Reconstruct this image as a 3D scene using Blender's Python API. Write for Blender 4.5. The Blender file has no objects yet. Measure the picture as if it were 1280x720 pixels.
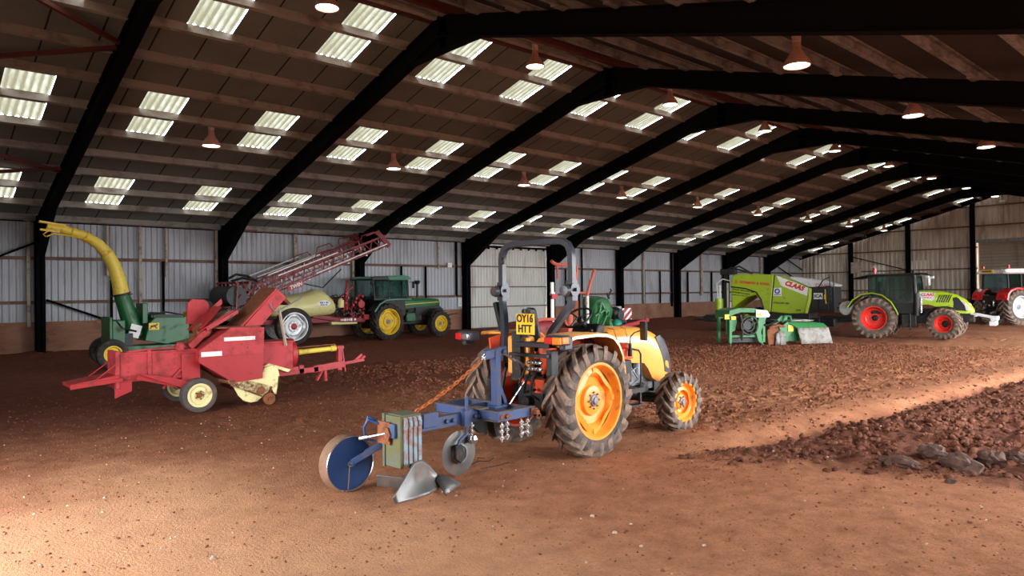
import bpy, bmesh, math, random
import numpy as np
from mathutils import Vector, Matrix, Euler, noise
random.seed(7)
rng = np.random.default_rng(5)
SC = bpy.context.scene
COL = SC.collection
PI = math.pi
EYE = 1.95

# ---------------------------------------------------------------- helpers
def lin(c):
    return tuple(((x/255)/12.92 if x/255 <= 0.04045 else ((x/255+0.055)/1.055)**2.4) for x in c)

def V(*a):
    return Vector(a[0]) if len(a) == 1 else Vector(a)

class MB:
    """collects shapes; build() links them as one mesh object"""
    def __init__(s):
        s.v = []; s.f = []
    def add(s, vs, fs):
        o = len(s.v)
        s.v += [tuple(v) for v in vs]
        s.f += [tuple(i+o for i in f) for f in fs]
        return s
    def box(s, c, d, rot=None, taper=None):
        c = V(c); x, y, z = d[0]/2, d[1]/2, d[2]/2
        pts = [V(a*x, b*y, e*z) for e in (-1, 1) for b in (-1, 1) for a in (-1, 1)]
        if taper:
            for i in range(4, 8):
                pts[i].x *= taper[0]; pts[i].y *= taper[1]
        if rot:
            R = Euler(rot).to_matrix(); pts = [R @ p for p in pts]
        return s.add([p+c for p in pts], [(0,2,3,1),(4,5,7,6),(0,1,5,4),(2,6,7,3),(0,4,6,2),(1,3,7,5)])
    def span(s, a, b):
        return s.box([(a[i]+b[i])/2 for i in range(3)], [abs(b[i]-a[i]) for i in range(3)])
    def bar(s, p, q, w, h=None, up=(0,0,1)):
        h = w if h is None else h
        p, q = V(p), V(q); d = (q-p).normalized(); up = V(up)
        if abs(d.dot(up)) > .98: up = V(1,0,0) if abs(d.x) < .9 else V(0,1,0)
        a = d.cross(up).normalized(); b = a.cross(d)
        pts = []
        for e in (p, q):
            for (i, j) in ((-1,-1),(1,-1),(1,1),(-1,1)):
                pts.append(e+a*(w/2*i)+b*(h/2*j))
        return s.add(pts, [(0,1,2,3)[::-1],(4,5,6,7),(0,1,5,4),(1,2,6,5),(2,3,7,6),(3,0,4,7)])
    def tube(s, pts, r, n=8, cap=True, closed=False, flat=1.0):
        pts = [V(p) for p in pts]; m = len(pts)
        rs = r if isinstance(r, (list, tuple)) else [r]*m
        rings = []; prev = None
        for i, p in enumerate(pts):
            if closed:
                t = (pts[(i+1) % m]-pts[i-1]).normalized()
            else:
                t = (pts[min(i+1, m-1)]-pts[max(i-1, 0)]).normalized()
            if prev is None:
                a = t.cross(V(0,0,1))
                if a.length < .1: a = t.cross(V(0,1,0))
                a.normalize()
            else:
                a = prev - t*prev.dot(t)
                if a.length < 1e-4: a = t.cross(V(0,0,1))
                a.normalize()
            prev = a; b = t.cross(a)
            rings.append([p+(a*math.cos(2*PI*k/n)+b*(math.sin(2*PI*k/n)*flat))*rs[i] for k in range(n)])
        return s.loft(rings, cap and not closed, closed)
    def loft(s, rings, cap=True, closed=False):
        m = len(rings); n = len(rings[0]); vs = [p for r in rings for p in r]; fs = []
        for i in range(m if closed else m-1):
            j = (i+1) % m
            for k in range(n):
                l = (k+1) % n
                fs.append((i*n+k, i*n+l, j*n+l, j*n+k))
        if cap:
            fs.append(tuple(range(n))[::-1]); fs.append(tuple((m-1)*n+k for k in range(n)))
        return s.add(vs, fs)
    def cyl(s, p, q, r, r2=None, n=16):
        p, q = V(p), V(q); d = (q-p).normalized()
        a = d.cross(V(0,0,1))
        if a.length < .1: a = d.cross(V(0,1,0))
        a.normalize(); b = d.cross(a); r2 = r if r2 is None else r2
        return s.loft([[e+(a*math.cos(2*PI*k/n)+b*math.sin(2*PI*k/n))*rr for k in range(n)] for e, rr in ((p, r), (q, r2))])
    def lathe(s, prof, c=(0,0,0), ax=(0,1,0), n=32, closed=False):
        """prof: list of (radius, distance along axis)"""
        c = V(c); d = V(ax).normalized(); a = d.cross(V(0,0,1))
        if a.length < .1: a = V(1,0,0)
        a.normalize(); b = d.cross(a)
        rings = [[c+d*h+(a*math.cos(2*PI*k/n)+b*math.sin(2*PI*k/n))*max(r, 1e-4) for k in range(n)] for r, h in prof]
        return s.loft(rings, cap=not closed, closed=closed)
    def prism(s, poly, a0, a1, ax='y'):
        n = len(poly)
        def P(u, w, a):
            return {'y': (u, a, w), 'x': (a, u, w), 'z': (u, w, a)}[ax]
        vs = [P(u, w, a0) for u, w in poly]+[P(u, w, a1) for u, w in poly]
        fs = [tuple(range(n)), tuple(range(n, 2*n))[::-1]]+[(i, i+n, (i+1) % n+n, (i+1) % n) for i in range(n)]
        return s.add(vs, fs)
    def ball(s, c, r, sc=(1,1,1), n=12, m=8):
        c = V(c); rings = []
        for i in range(m+1):
            t = PI*i/m
            rings.append([c+V(math.sin(t)*math.cos(2*PI*k/n)*sc[0], math.sin(t)*math.sin(2*PI*k/n)*sc[1], -math.cos(t)*sc[2])*r for k in range(n)])
        return s.loft(rings, False)
    def grid(s, P):
        m = len(P); n = len(P[0])
        return s.add([p for r in P for p in r], [(i*n+j, i*n+j+1, (i+1)*n+j+1, (i+1)*n+j) for i in range(m-1) for j in range(n-1)])
    def build(s, name, mat, parent=None, smooth=30, bevel=0, solid=0, recalc=True):
        me = bpy.data.meshes.new(name)
        me.from_pydata(s.v, [], s.f)
        if recalc:
            bm = bmesh.new(); bm.from_mesh(me)
            bmesh.ops.recalc_face_normals(bm, faces=bm.faces[:]); bm.to_mesh(me); bm.free()
        if smooth:
            me.polygons.foreach_set('use_smooth', [True]*len(me.polygons))
            me.set_sharp_from_angle(angle=math.radians(smooth))
        o = bpy.data.objects.new(name, me); COL.objects.link(o)
        if mat is not None: me.materials.append(mat)
        if parent is not None: o.parent = parent
        if solid:
            m = o.modifiers.new('thick', 'SOLIDIFY'); m.thickness = solid; m.offset = 0
        if bevel:
            m = o.modifiers.new('edge', 'BEVEL'); m.width = bevel; m.segments = 2; m.limit_method = 'ANGLE'; m.angle_limit = math.radians(40)
        return o

def tag(o, label, cat, group=None):
    o['label'] = label; o['category'] = cat
    if group: o['group'] = group
    return o

def thing(name, label, cat, loc=(0,0,0), heading=0, group=None):
    o = bpy.data.objects.new(name, None); COL.objects.link(o); o.empty_display_size = .2
    o.location = loc; o.rotation_euler = (0, 0, math.radians(heading))
    return tag(o, label, cat, group)

def struct(o):
    o['kind'] = 'structure'; return o

def text(body, size, mat, parent, loc, rot, name='lettering', sx=1.0, shear=0.0, depth=.004, bold=0.0, align='CENTER'):
    cu = bpy.data.curves.new(name, 'FONT'); cu.body = body; cu.size = size; cu.extrude = depth; cu.offset = bold
    cu.align_x = align; cu.align_y = 'CENTER'; cu.shear = shear
    t = bpy.data.objects.new(name, cu); COL.objects.link(t)
    bpy.context.view_layer.update()
    me = bpy.data.meshes.new_from_object(t.evaluated_get(bpy.context.evaluated_depsgraph_get()))
    bpy.data.objects.remove(t); bpy.data.curves.remove(cu)
    o = bpy.data.objects.new(name, me); COL.objects.link(o)
    me.materials.clear(); me.materials.append(mat)
    o.parent = parent; o.location = loc; o.rotation_euler = rot; o.scale = (sx, 1, 1)
    return o
FACE_R = (PI/2, 0, 0)          # reads from the vehicle's right side
FACE_B = (PI/2, 0, -PI/2)      # reads from behind

# ---------------------------------------------------------------- materials
def nodes(m):
    return m.node_tree.nodes, m.node_tree.links

def mat(name, rgb, rough=.5, metal=0., dirt=0., dirtc=(96,66,50), dscale=6., bump=0., bscale=40., spec=.5, coat=0.):
    m = bpy.data.materials.new(name); m.use_nodes = True
    N, L = nodes(m); b = N['Principled BSDF']
    b.inputs['Base Color'].default_value = (*lin(rgb), 1)
    b.inputs['Roughness'].default_value = rough; b.inputs['Metallic'].default_value = metal
    b.inputs['Specular IOR Level'].default_value = spec
    if coat: b.inputs['Coat Weight'].default_value = coat
    tc = N.new('ShaderNodeTexCoord')
    if dirt:
        n = N.new('ShaderNodeTexNoise'); n.inputs['Scale'].default_value = dscale; n.inputs['Detail'].default_value = 8; n.inputs['Roughness'].default_value = .65
        r = N.new('ShaderNodeMapRange'); r.inputs[1].default_value = .62-.35*dirt; r.inputs[2].default_value = .78-.22*dirt
        mx = N.new('ShaderNodeMix'); mx.data_type = 'RGBA'
        mx.inputs[6].default_value = (*lin(rgb), 1); mx.inputs[7].default_value = (*lin(dirtc), 1)
        L.new(tc.outputs['Object'], n.inputs['Vector']); L.new(n.outputs[0], r.inputs[0])
        L.new(r.outputs[0], mx.inputs[0]); L.new(mx.outputs[2], b.inputs['Base Color'])
        rr = N.new('ShaderNodeMapRange'); rr.inputs[3].default_value = rough; rr.inputs[4].default_value = max(rough, .85)
        L.new(r.outputs[0], rr.inputs[0]); L.new(rr.outputs[0], b.inputs['Roughness'])
        if metal:
            mm = N.new('ShaderNodeMapRange'); mm.inputs[3].default_value = metal; mm.inputs[4].default_value = 0
            L.new(r.outputs[0], mm.inputs[0]); L.new(mm.outputs[0], b.inputs['Metallic'])
    if bump:
        n2 = N.new('ShaderNodeTexNoise'); n2.inputs['Scale'].default_value = bscale; n2.inputs['Detail'].default_value = 6
        bp = N.new('ShaderNodeBump'); bp.inputs['Strength'].default_value = bump; bp.inputs['Distance'].default_value = .02
        L.new(tc.outputs['Object'], n2.inputs['Vector']); L.new(n2.outputs[0], bp.inputs['Height']); L.new(bp.outputs[0], b.inputs['Normal'])
    return m

def emit(name, rgb, s):
    m = bpy.data.materials.new(name); m.use_nodes = True
    b = m.node_tree.nodes['Principled BSDF']
    b.inputs['Base Color'].default_value = (*lin(rgb), 1)
    b.inputs['Emission Color'].default_value = (*lin(rgb), 1); b.inputs['Emission Strength'].default_value = s
    return m

def glassmat(name, rgb, alpha):
    """thin tinted pane: part see-through, part glossy"""
    m = bpy.data.materials.new(name); m.use_nodes = True
    N, L = nodes(m); out = N['Material Output']; N.remove(N['Principled BSDF'])
    t = N.new('ShaderNodeBsdfTransparent'); t.inputs[0].default_value = (*lin(rgb), 1)
    g = N.new('ShaderNodeBsdfGlossy'); g.inputs['Roughness'].default_value = .05
    g.inputs[0].default_value = (.9, .95, .95, 1)
    mx = N.new('ShaderNodeMixShader'); mx.inputs[0].default_value = alpha
    L.new(t.outputs[0], mx.inputs[1]); L.new(g.outputs[0], mx.inputs[2]); L.new(mx.outputs[0], out.inputs[0])
    return m

M = {}
M['orange'] = mat('orange_paint', (255,168,74), .28, dirt=.08, dirtc=(190,120,70), coat=.3)
M['orange_in'] = mat('orange_red_inner', (225,74,24), .5, dirt=.25)
M['orange_rim'] = mat('orange_rim', (255,154,48), .35, dirt=.18, dirtc=(170,95,50))
M['tyre'] = mat('tyre_rubber', (70,67,64), .75, dirt=.55, dirtc=(120,92,74), dscale=9, bump=.3)
M['lug'] = mat('tyre_lugs_dusty', (92,82,74), .8, dirt=.7, dirtc=(152,122,102), dscale=11, bump=.3)
M['tyre_old'] = mat('old_tyre_rubber', (76,72,68), .85, dirt=.5, dirtc=(110,90,76))
M['tyre_dark'] = mat('dark_tyre', (34,31,30), .75, dirt=.4, dirtc=(92,68,54))
M['black'] = mat('black_plastic', (13,13,14), .5, dirt=.15)
M['blackm'] = mat('black_metal', (17,17,18), .5, .2, dirt=.25)
M['rops'] = mat('grey_roll_bar_paint', (56,60,68), .35, dirt=.1)
M['greym'] = mat('grey_cast_metal', (132,136,140), .5, .3, dirt=.3)
M['chrome'] = mat('bright_steel', (200,200,200), .25, .9, dirt=.1)
M['steel'] = mat('worn_plough_steel', (112,110,108), .42, .6, dirt=.3, dirtc=(120,92,76), dscale=5)
M['blue'] = mat('blue_plough_paint', (54,76,122), .5, dirt=.35, dirtc=(104,92,88), dscale=9)
M['bluewheel'] = mat('deep_blue_disc', (26,62,116), .4, dirt=.2, dirtc=(70,70,90), dscale=7)
M['rust'] = mat('rust', (140,82,48), .85, dirt=.5, dirtc=(92,52,36), dscale=14)
M['tread'] = mat('sandy_worn_steel', (128,98,76), .75, .1, dirt=.4, dirtc=(112,74,52), dscale=8)
M['rustchain'] = mat('rusty_chain', (196,110,52), .7, .2, dirt=.3, dirtc=(130,70,40), dscale=20)
M['red'] = mat('faded_red_paint', (170,34,40), .5, dirt=.22, dirtc=(104,54,46), dscale=7)
M['redpink'] = mat('chalky_red_paint', (184,56,62), .65, dirt=.42, dirtc=(132,46,44), dscale=4)
M['reddark'] = mat('dark_red_paint', (128,22,30), .5, dirt=.3, dirtc=(70,36,32))
M['cream'] = mat('cream_paint', (236,222,160), .5, dirt=.25, dirtc=(130,88,56), dscale=8)
M['creamtank'] = mat('cream_tank', (214,206,140), .4, dirt=.1, dirtc=(170,150,110))
M['white'] = mat('white_paint', (232,230,226), .5, dirt=.12, dirtc=(160,140,120))
M['silver'] = mat('silver_rim_paint', (205,206,208), .4, .3, dirt=.2, dirtc=(150,130,115))
M['jdgreen'] = mat('dark_green_paint', (22,92,46), .4, dirt=.2, dirtc=(66,60,44))
M['green'] = mat('mower_green_paint', (46,118,62), .45, dirt=.2, dirtc=(88,78,60))
M['teal'] = mat('pale_green_roof', (96,150,128), .5, dirt=.15)
M['yellow'] = mat('yellow_paint', (228,186,34), .45, dirt=.2, dirtc=(130,100,40))
M['yellowspout'] = mat('yellow_spout_paint', (222,196,74), .45, dirt=.15, dirtc=(150,120,60))
M['lime'] = mat('lime_green_paint', (158,184,28), .35, dirt=.12, dirtc=(110,110,50), coat=.2)
M['claasrim'] = mat('bright_red_rim', (222,52,40), .4, dirt=.15, dirtc=(130,50,40))
M['brightred'] = mat('bright_red_paint', (206,22,26), .3, coat=.3)
M['glass'] = glassmat('cab_glass', (196,226,222), .14)
M['plate'] = mat('yellow_number_plate', (246,196,22), .4)
M['ink'] = mat('black_ink', (12,12,12), .5)
M['redink'] = mat('red_ink', (206,34,24), .5)
M['blueink'] = mat('blue_ink', (30,80,160), .5)
M['amber'] = mat('amber_lens', (240,130,30), .25)
M['redlens'] = mat('red_lens', (190,26,26), .25)
M['wood'] = mat('pale_timber', (178,162,146), .8, dirt=.35, dirtc=(104,80,64), dscale=4)
M['canvas'] = mat('grey_rubber_sheet', (150,146,140), .8, dirt=.45, dirtc=(110,90,78))
# ---------------------------------------------------------------- shed
WY = 28.75; RIDGE = 13.72; SY = -1.31; BAY = 6.10; FX0 = 4.05
SL = .363/1.328
def deck(y):                       # underside of the roof sheets
    d = (WY-y) if y > RIDGE else (y-SY)
    return 4.684+.1+SL*(d-.2)
XG = FX0+9*BAY                     # far gable
XB = FX0-BAY                       # near gable, behind the camera
frames = list(range(-1, 10))

# materials of the shed
def mk_sheet(name, rgb, dirt, dc, metal=.0):
    m = mat(name, rgb, .6, metal, dirt=dirt, dirtc=dc, dscale=.7)
    N, L = nodes(m)
    for n in N:
        if n.type == 'TEX_NOISE':
            mp = N.new('ShaderNodeMapping'); tc = [q for q in N if q.type == 'TEX_COORD'][0]
            mp.inputs['Scale'].default_value = (2.2, 2.2, .5)
            L.new(tc.outputs['Object'], mp.inputs[0]); L.new(mp.outputs[0], n.inputs['Vector'])
    return m
M['wallsheet'] = mk_sheet('galvanised_wall_sheet', (172,174,180), .32, (142,141,144))
M['gablesheet'] = mk_sheet('weathered_gable_sheet', (186,174,160), .4, (140,126,112))
M['palesheet'] = mk_sheet('pale_gable_sheet', (226,220,206), .3, (150,138,124))
M['doorsheet'] = mk_sheet('pale_door_sheet', (206,204,198), .3, (172,166,156))
M['rollersheet'] = mk_sheet('roller_door_sheet', (146,132,116), .3, (118,102,88))
M['frame'] = mat('black_steel_frame', (9,8,8), .9, spec=.08)
M['purlin'] = mat('grey_brown_purlin', (142,136,128), .75, dirt=.4, dirtc=(104,86,76), dscale=2)
M['purlin_dark'] = mat('shaded_purlin', (122,118,114), .75, dirt=.5, dirtc=(66,60,56), dscale=2)  # darker purlin copy: the right slope's weak light is put into the colour
M['rail'] = mat('rusty_rail', (112,84,68), .8, dirt=.4, dirtc=(78,52,40), dscale=2)
M['bracered'] = mat('red_oxide_brace', (86,36,26), .75)
def mk_roof():
    m = bpy.data.materials.new('brown_roof_board'); m.use_nodes = True
    N, L = nodes(m); b = N['Principled BSDF']; b.inputs['Roughness'].default_value = .9
    tc = N.new('ShaderNodeTexCoord'); sp = N.new('ShaderNodeSeparateXYZ'); L.new(tc.outputs['Object'], sp.inputs[0])
    # board joints every 1.525 m across the bay
    a = N.new('ShaderNodeMath'); a.operation = 'ADD'; a.inputs[1].default_value = 100-FX0; L.new(sp.outputs['X'], a.inputs[0])
    md = N.new('ShaderNodeMath'); md.operation = 'PINGPONG'; md.inputs[1].default_value = .5083; L.new(a.outputs[0], md.inputs[0])
    lt = N.new('ShaderNodeMath'); lt.operation = 'LESS_THAN'; lt.inputs[1].default_value = .02; L.new(md.outputs[0], lt.inputs[0])
    n = N.new('ShaderNodeTexNoise'); n.inputs['Scale'].default_value = 1.3; n.inputs['Detail'].default_value = 6; L.new(tc.outputs['Object'], n.inputs['Vector'])
    mx = N.new('ShaderNodeMix'); mx.data_type = 'RGBA'; mx.inputs[6].default_value = (*lin((92,95,90)), 1); mx.inputs[7].default_value = (*lin((122,124,116)), 1)
    L.new(n.outputs[0], mx.inputs[0])
    m2 = N.new('ShaderNodeMix'); m2.data_type = 'RGBA'; m2.inputs[7].default_value = (*lin((30,22,18)), 1)
    L.new(mx.outputs[2], m2.inputs[6]); L.new(lt.outputs[0], m2.inputs[0]); L.new(m2.outputs[2], b.inputs['Base Color'])
    return m
M['roof'] = mk_roof()
M['roofdark'] = mat('shaded_red_brown_roof', (36,22,17), .9, dirt=.4, dirtc=(28,18,15), dscale=1.2)  # right slope roof, its shade painted in as a much darker colour
def mk_sky():
    m = bpy.data.materials.new('stained_translucent_sheet'); m.use_nodes = True
    N, L = nodes(m); out = N['Material Output']; N.remove(N['Principled BSDF'])
    tc = N.new('ShaderNodeTexCoord'); mp = N.new('ShaderNodeMapping'); mp.inputs['Scale'].default_value = (3, 1, 1)
    n = N.new('ShaderNodeTexNoise'); n.inputs['Scale'].default_value = 2.4; n.inputs['Detail'].default_value = 5
    L.new(tc.outputs['Object'], mp.inputs[0]); L.new(mp.outputs[0], n.inputs['Vector'])
    r = N.new('ShaderNodeMapRange'); r.inputs[1].default_value = .38; r.inputs[2].default_value = .75; L.new(n.outputs[0], r.inputs[0])
    mx = N.new('ShaderNodeMix'); mx.data_type = 'RGBA'
    mx.inputs[6].default_value = (.064, .063, .052, 1); mx.inputs[7].default_value = (.034, .031, .02, 1)
    sp = N.new('ShaderNodeSeparateXYZ'); L.new(tc.outputs['Object'], sp.inputs[0])
    w1 = N.new('ShaderNodeMath'); w1.operation = 'MULTIPLY'; w1.inputs[1].default_value = 6*2*PI; L.new(sp.outputs['X'], w1.inputs[0])
    w2 = N.new('ShaderNodeMath'); w2.operation = 'COSINE'; L.new(w1.outputs[0], w2.inputs[0])
    w3 = N.new('ShaderNodeMapRange'); w3.inputs[1].default_value = .1; w3.inputs[2].default_value = -.95; L.new(w2.outputs[0], w3.inputs[0])   # corrugation shading painted in as darker valley stripes
    w4 = N.new('ShaderNodeMath'); w4.operation = 'MULTIPLY_ADD'; w4.inputs[1].default_value = .75; w4.use_clamp = True; L.new(w3.outputs[0], w4.inputs[0]); L.new(r.outputs[0], w4.inputs[2]); L.new(w4.outputs[0], mx.inputs[0])
    t = N.new('ShaderNodeBsdfTranslucent'); L.new(mx.outputs[2], t.inputs[0])
    d = N.new('ShaderNodeBsdfDiffuse'); d.inputs[0].default_value = (.5, .5, .42, 1)
    ms = N.new('ShaderNodeMixShader'); ms.inputs[0].default_value = .06
    L.new(t.outputs[0], ms.inputs[1]); L.new(d.outputs[0], ms.inputs[2]); L.new(ms.outputs[0], out.inputs[0])
    return m
M['skylight'] = mk_sky()
def mk_brick():
    m = bpy.data.materials.new('dirty_brick'); m.use_nodes = True
    N, L = nodes(m); b = N['Principled BSDF']; b.inputs['Roughness'].default_value = .95
    tc = N.new('ShaderNodeTexCoord'); sp = N.new('ShaderNodeSeparateXYZ'); L.new(tc.outputs['Object'], sp.inputs[0])
    ad = N.new('ShaderNodeMath'); ad.operation = 'ADD'; L.new(sp.outputs['X'], ad.inputs[0]); L.new(sp.outputs['Y'], ad.inputs[1])
    cm = N.new('ShaderNodeCombineXYZ'); L.new(ad.outputs[0], cm.inputs[0]); L.new(sp.outputs['Z'], cm.inputs[1])
    br = N.new('ShaderNodeTexBrick'); br.inputs['Scale'].default_value = 1
    br.inputs['Color1'].default_value = (*lin((146,98,76)), 1); br.inputs['Color2'].default_value = (*lin((122,78,60)), 1); br.inputs['Mortar'].default_value = (*lin((124,92,74)), 1)
    br.inputs['Brick Width'].default_value = .225; br.inputs['Row Height'].default_value = .075; br.inputs['Mortar Size'].default_value = .008
    L.new(cm.outputs[0], br.inputs['Vector'])
    n = N.new('ShaderNodeTexNoise'); n.inputs['Scale'].default_value = .9; n.inputs['Detail'].default_value = 8; L.new(tc.outputs['Object'], n.inputs['Vector'])
    r = N.new('ShaderNodeMapRange'); r.inputs[1].default_value = .35; r.inputs[2].default_value = .7; L.new(n.outputs[0], r.inputs[0])
    mx = N.new('ShaderNodeMix'); mx.data_type = 'RGBA'; mx.inputs[7].default_value = (*lin((158,116,94)), 1)
    L.new(r.outputs[0], mx.inputs[0]); L.new(br.outputs[0], mx.inputs[6]); L.new(mx.outputs[2], b.inputs['Base Color'])
    return m
M['brick'] = mk_brick()

def corr(mb, a, b, z0, z1, axis, at, amp=.04, per=.2, face=1):
    if axis == 'y' and at > 30: amp, per = .09, .32
    """trapezoid-profile sheet from a to b along an axis, z0..z1 (z1 may be a function)"""
    us = []; u = a; i = 0
    while u < b:
        for k, o in ((0, 0), (.3, 0), (.5, amp), (.8, amp)):
            if u+k*per <= b: us.append((u+k*per, o))
        u += per
    us.append((b, 0))
    top = z1 if callable(z1) else (lambda t: z1)
    def P(u, o, z): return (u, at-face*o, z) if axis == 'x' else (at-face*o, u, z)
    mb.grid([[P(u, o, z0), P(u, o, top(u))] for u, o in us])

BRK = 1.148
def mk_wall(name, mb_fn, m, solid=.01):
    mb = MB(); mb_fn(mb); o = mb.build(name, m, smooth=0, recalc=False); return struct(o)

# left (far) side wall: brick base + sheeting, with a big sheeted door in the bay between frames 3 and 4
DX0, DX1 = FX0+3*BAY+.18, FX0+4*BAY-.18
b = MB(); b.span((XB, WY, -.3), (DX0-.1, WY+.22, BRK)); b.span((DX1+.1, WY, -.3), (XG+.2, WY+.22, BRK)); struct(b.build('wall_left_base', M['brick'], smooth=0))
b = MB(); corr(b, XB, DX0-.1, BRK-.02, 4.95, 'x', WY+.12); corr(b, DX1+.1, XG+.25, BRK-.02, 4.95, 'x', WY+.12); corr(b, DX0-.1, DX1+.1, 4.45, 4.95, 'x', WY+.12)
struct(b.build('wall_left', M['wallsheet'], smooth=0, recalc=False))
b = MB(); corr(b, DX0-.05, DX1+.05, .03, 4.5, 'x', WY+.05); d1 = struct(b.build('door_1', M['doorsheet'], smooth=0, recalc=False))
b = MB()
for z in (.12, 1.23, 2.28, 3.36, 4.42): b.span((DX0-.05, WY-.03, z-.03), (DX1+.05, WY+.02, z+.03))
b.build('door_rail', M['rail'], d1)
b = MB(); b.span((DX0-.3, WY-.12, 4.36), (DX1+.3, WY-.02, 4.46))
for i in range(10): b.box((DX0+.3+i*.58, WY-.1, 4.34), (.1, .06, .12))
b.build('door_track', M['frame'], d1)

# gable end
b = MB(); b.span((XG, SY, -.3), (XG+.22, WY+.2, BRK)); struct(b.build('wall_gable_base', M['brick'], smooth=0))
RD0, RD1, RDZ = 9.4, 15.5, 5.25
gz = lambda y: deck(y)+.12
b = MB()
corr(b, SY, RD0, BRK, gz, 'y', XG+.12); corr(b, RD1, WY+.3, BRK, gz, 'y', XG+.12); corr(b, RD0, RD1, RDZ, gz, 'y', XG+.12)
struct(b.build('wall_gable', M['gablesheet'], smooth=0, recalc=False))
b = MB()
corr(b, 18.8, 20.7, 2.1, 4.05, 'y', XG+.105); corr(b, 21.9, 23.0, 1.7, 3.8, 'y', XG+.105); corr(b, 26.6, 27.6, 1.6, 4.6, 'y', XG+.105)
struct(b.build('wall_gable_patch', M['palesheet'], smooth=0, recalc=False))
b = MB()
n = int(RDZ/.11)
b.grid([[(XG-.02-(.018 if i % 2 else 0), RD0, RDZ*i/n), (XG-.02-(.018 if i % 2 else 0), RD1, RDZ*i/n)] for i in range(n+1)])
d2 = struct(b.build('door_2', M['rollersheet'], smooth=0))
b = MB(); b.span((XG-.25, RD0-.1, RDZ-.1), (XG-.02, RD1+.1, RDZ+.12)); b.build('roller_box', M['greym'], d2)
# gable behind the camera, right side wall with unseen openings read from the daylight
OPEN = [(0, 2.9, 4.5)]+[(k, .3, 4.5) for k in range(1, 7)]  # first-bay opening is added to brighten the tractor's side
GD0, GD1, GDZ = 4.4, 9.0, 3.6        # open doorway behind the camera
b = MB(); corr(b, GD1, WY, -.1, gz, 'y', XB-.1, face=-1); corr(b, SY, GD0, -.1, gz, 'y', XB-.1, face=-1); corr(b, GD0, GD1, GDZ, gz, 'y', XB-.1, face=-1); struct(b.build('wall_near_gable', M['wallsheet'], smooth=0, recalc=False))
opb = {k: (z0, z1) for k, z0, z1 in OPEN}
b = MB(); c = MB()
for k in range(-1, 9):
    x0 = FX0+k*BAY; z0, z1 = opb.get(k, (BRK, BRK))
    b.span((x0, SY-.2, -.3), (x0+BAY, SY, min(z0, BRK)))
    if BRK < z0: corr(c, x0, x0+BAY, BRK, z0, 'x', SY-.12, face=-1)
    if z1 < 4.9: corr(c, x0, x0+BAY, z1, 4.95, 'x', SY-.12, face=-1)
struct(b.build('wall_right_base', M['brick'], smooth=0)); struct(c.build('wall_right', M['wallsheet'], smooth=0, recalc=False))

# roof
XSEG = (0, 1.1, 2.1, 4.2, 5.2, BAY)
ys = [28.55-1.328*j for j in range(12)]           # purlin lines of the left slope
edges = [WY+.35]+ys[1:]+[RIDGE]                     # strips between purlins
SKY = {1, 2, 5, 6, 9, 10}
b = MB()
for k in range(-1, 9):
    for j in range(len(edges)-1):
        for sgm in range(5):
            if j in SKY and sgm in (1, 3) : continue
            x0, x1 = FX0+k*BAY+XSEG[sgm], FX0+k*BAY+XSEG[sgm+1]
            y0, y1 = edges[j], edges[j+1]
            q = [(x0, y0, deck(y0)), (x1, y0, deck(y0)), (x1, y1, deck(y1)), (x0, y1, deck(y1))]
            b.add(q, [(0,1,2,3)])
o = b.build('ceiling', M['roof'], smooth=0, recalc=False, solid=0); struct(o)
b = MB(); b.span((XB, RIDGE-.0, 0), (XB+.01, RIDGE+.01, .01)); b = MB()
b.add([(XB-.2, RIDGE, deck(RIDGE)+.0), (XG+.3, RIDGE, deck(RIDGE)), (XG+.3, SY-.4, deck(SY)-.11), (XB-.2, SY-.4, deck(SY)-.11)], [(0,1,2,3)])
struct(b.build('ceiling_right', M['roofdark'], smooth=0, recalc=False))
wn = 0; base = None
for k in range(-1, 9):
    for j in sorted(SKY):
        for sgm in (1, 3):
            wn += 1
            if base is None:
                mb = MB(); P = []
                y0, y1 = 0, edges[j+1]-edges[j]; nper = 6
                for i in range(nper*6+1):
                    x = i/(nper*6); z = .03*math.cos(2*PI*x*nper)+.03
                    P.append([(x, 0, z), (x, y1, z-SL*y1)])
                mb.grid(P); base = mb.build('window_1', M['skylight'], smooth=60, recalc=False); o = base
            else:
                o = base.copy(); COL.objects.link(o); o.name = 'window_%d' % wn
            o.location = (FX0+k*BAY+XSEG[sgm], edges[j], deck(edges[j])); struct(o)
tn = 0
def trim(mb, m, smooth=0):
    global tn; tn += 1
    return struct(mb.build('trim_%d' % tn, m, smooth=smooth))
# purlins (left and right slope), eave beams
for side in (0, 1):
    for j in range(12):
        y = ys[j] if side == 0 else 2*RIDGE-ys[j]
        s_ = 1 if side == 0 else -1
        z = deck(y); b = MB()
        u = V(0, s_, -SL).normalized(); w = V(0, s_*SL, 1).normalized()
        def Q(a, d): return V(0, y, z)+u*a+w*d
        prof = [(-.05, 0), (.09, 0), (.09, -.03), (-.01, -.03), (-.01, -.17), (.06, -.17), (.06, -.2), (-.05, -.2)]
        pts = [Q(*q) for q in prof]
        b.prism([(p.y, p.z) for p in pts], XB, XG, 'x')
        for k in frames[:-1]:
            xm = FX0+k*BAY
            b.box(Q(0, -.2)+V(xm+.28, 0, 0), (.35, .13, .05)); b.box(Q(0, -.2)+V(xm-.28, 0, 0), (.35, .13, .05))
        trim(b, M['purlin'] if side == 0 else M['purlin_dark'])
b = MB(); b.span((XB, WY-.18, 4.56), (XG, WY+.08, 4.95)); trim(b, M['frame'])
b = MB(); b.span((XB, SY-.08, 4.56), (XG, SY+.18, 4.95)); trim(b, M['frame'])
b = MB(); b.span((XB, RIDGE-.45, deck(RIDGE)-.28), (XG, RIDGE-.3, deck(RIDGE)-.1)); b.span((XB, RIDGE+.3, deck(RIDGE)-.28), (XG, RIDGE+.45, deck(RIDGE)-.1)); trim(b, M['bracered'])
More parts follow.
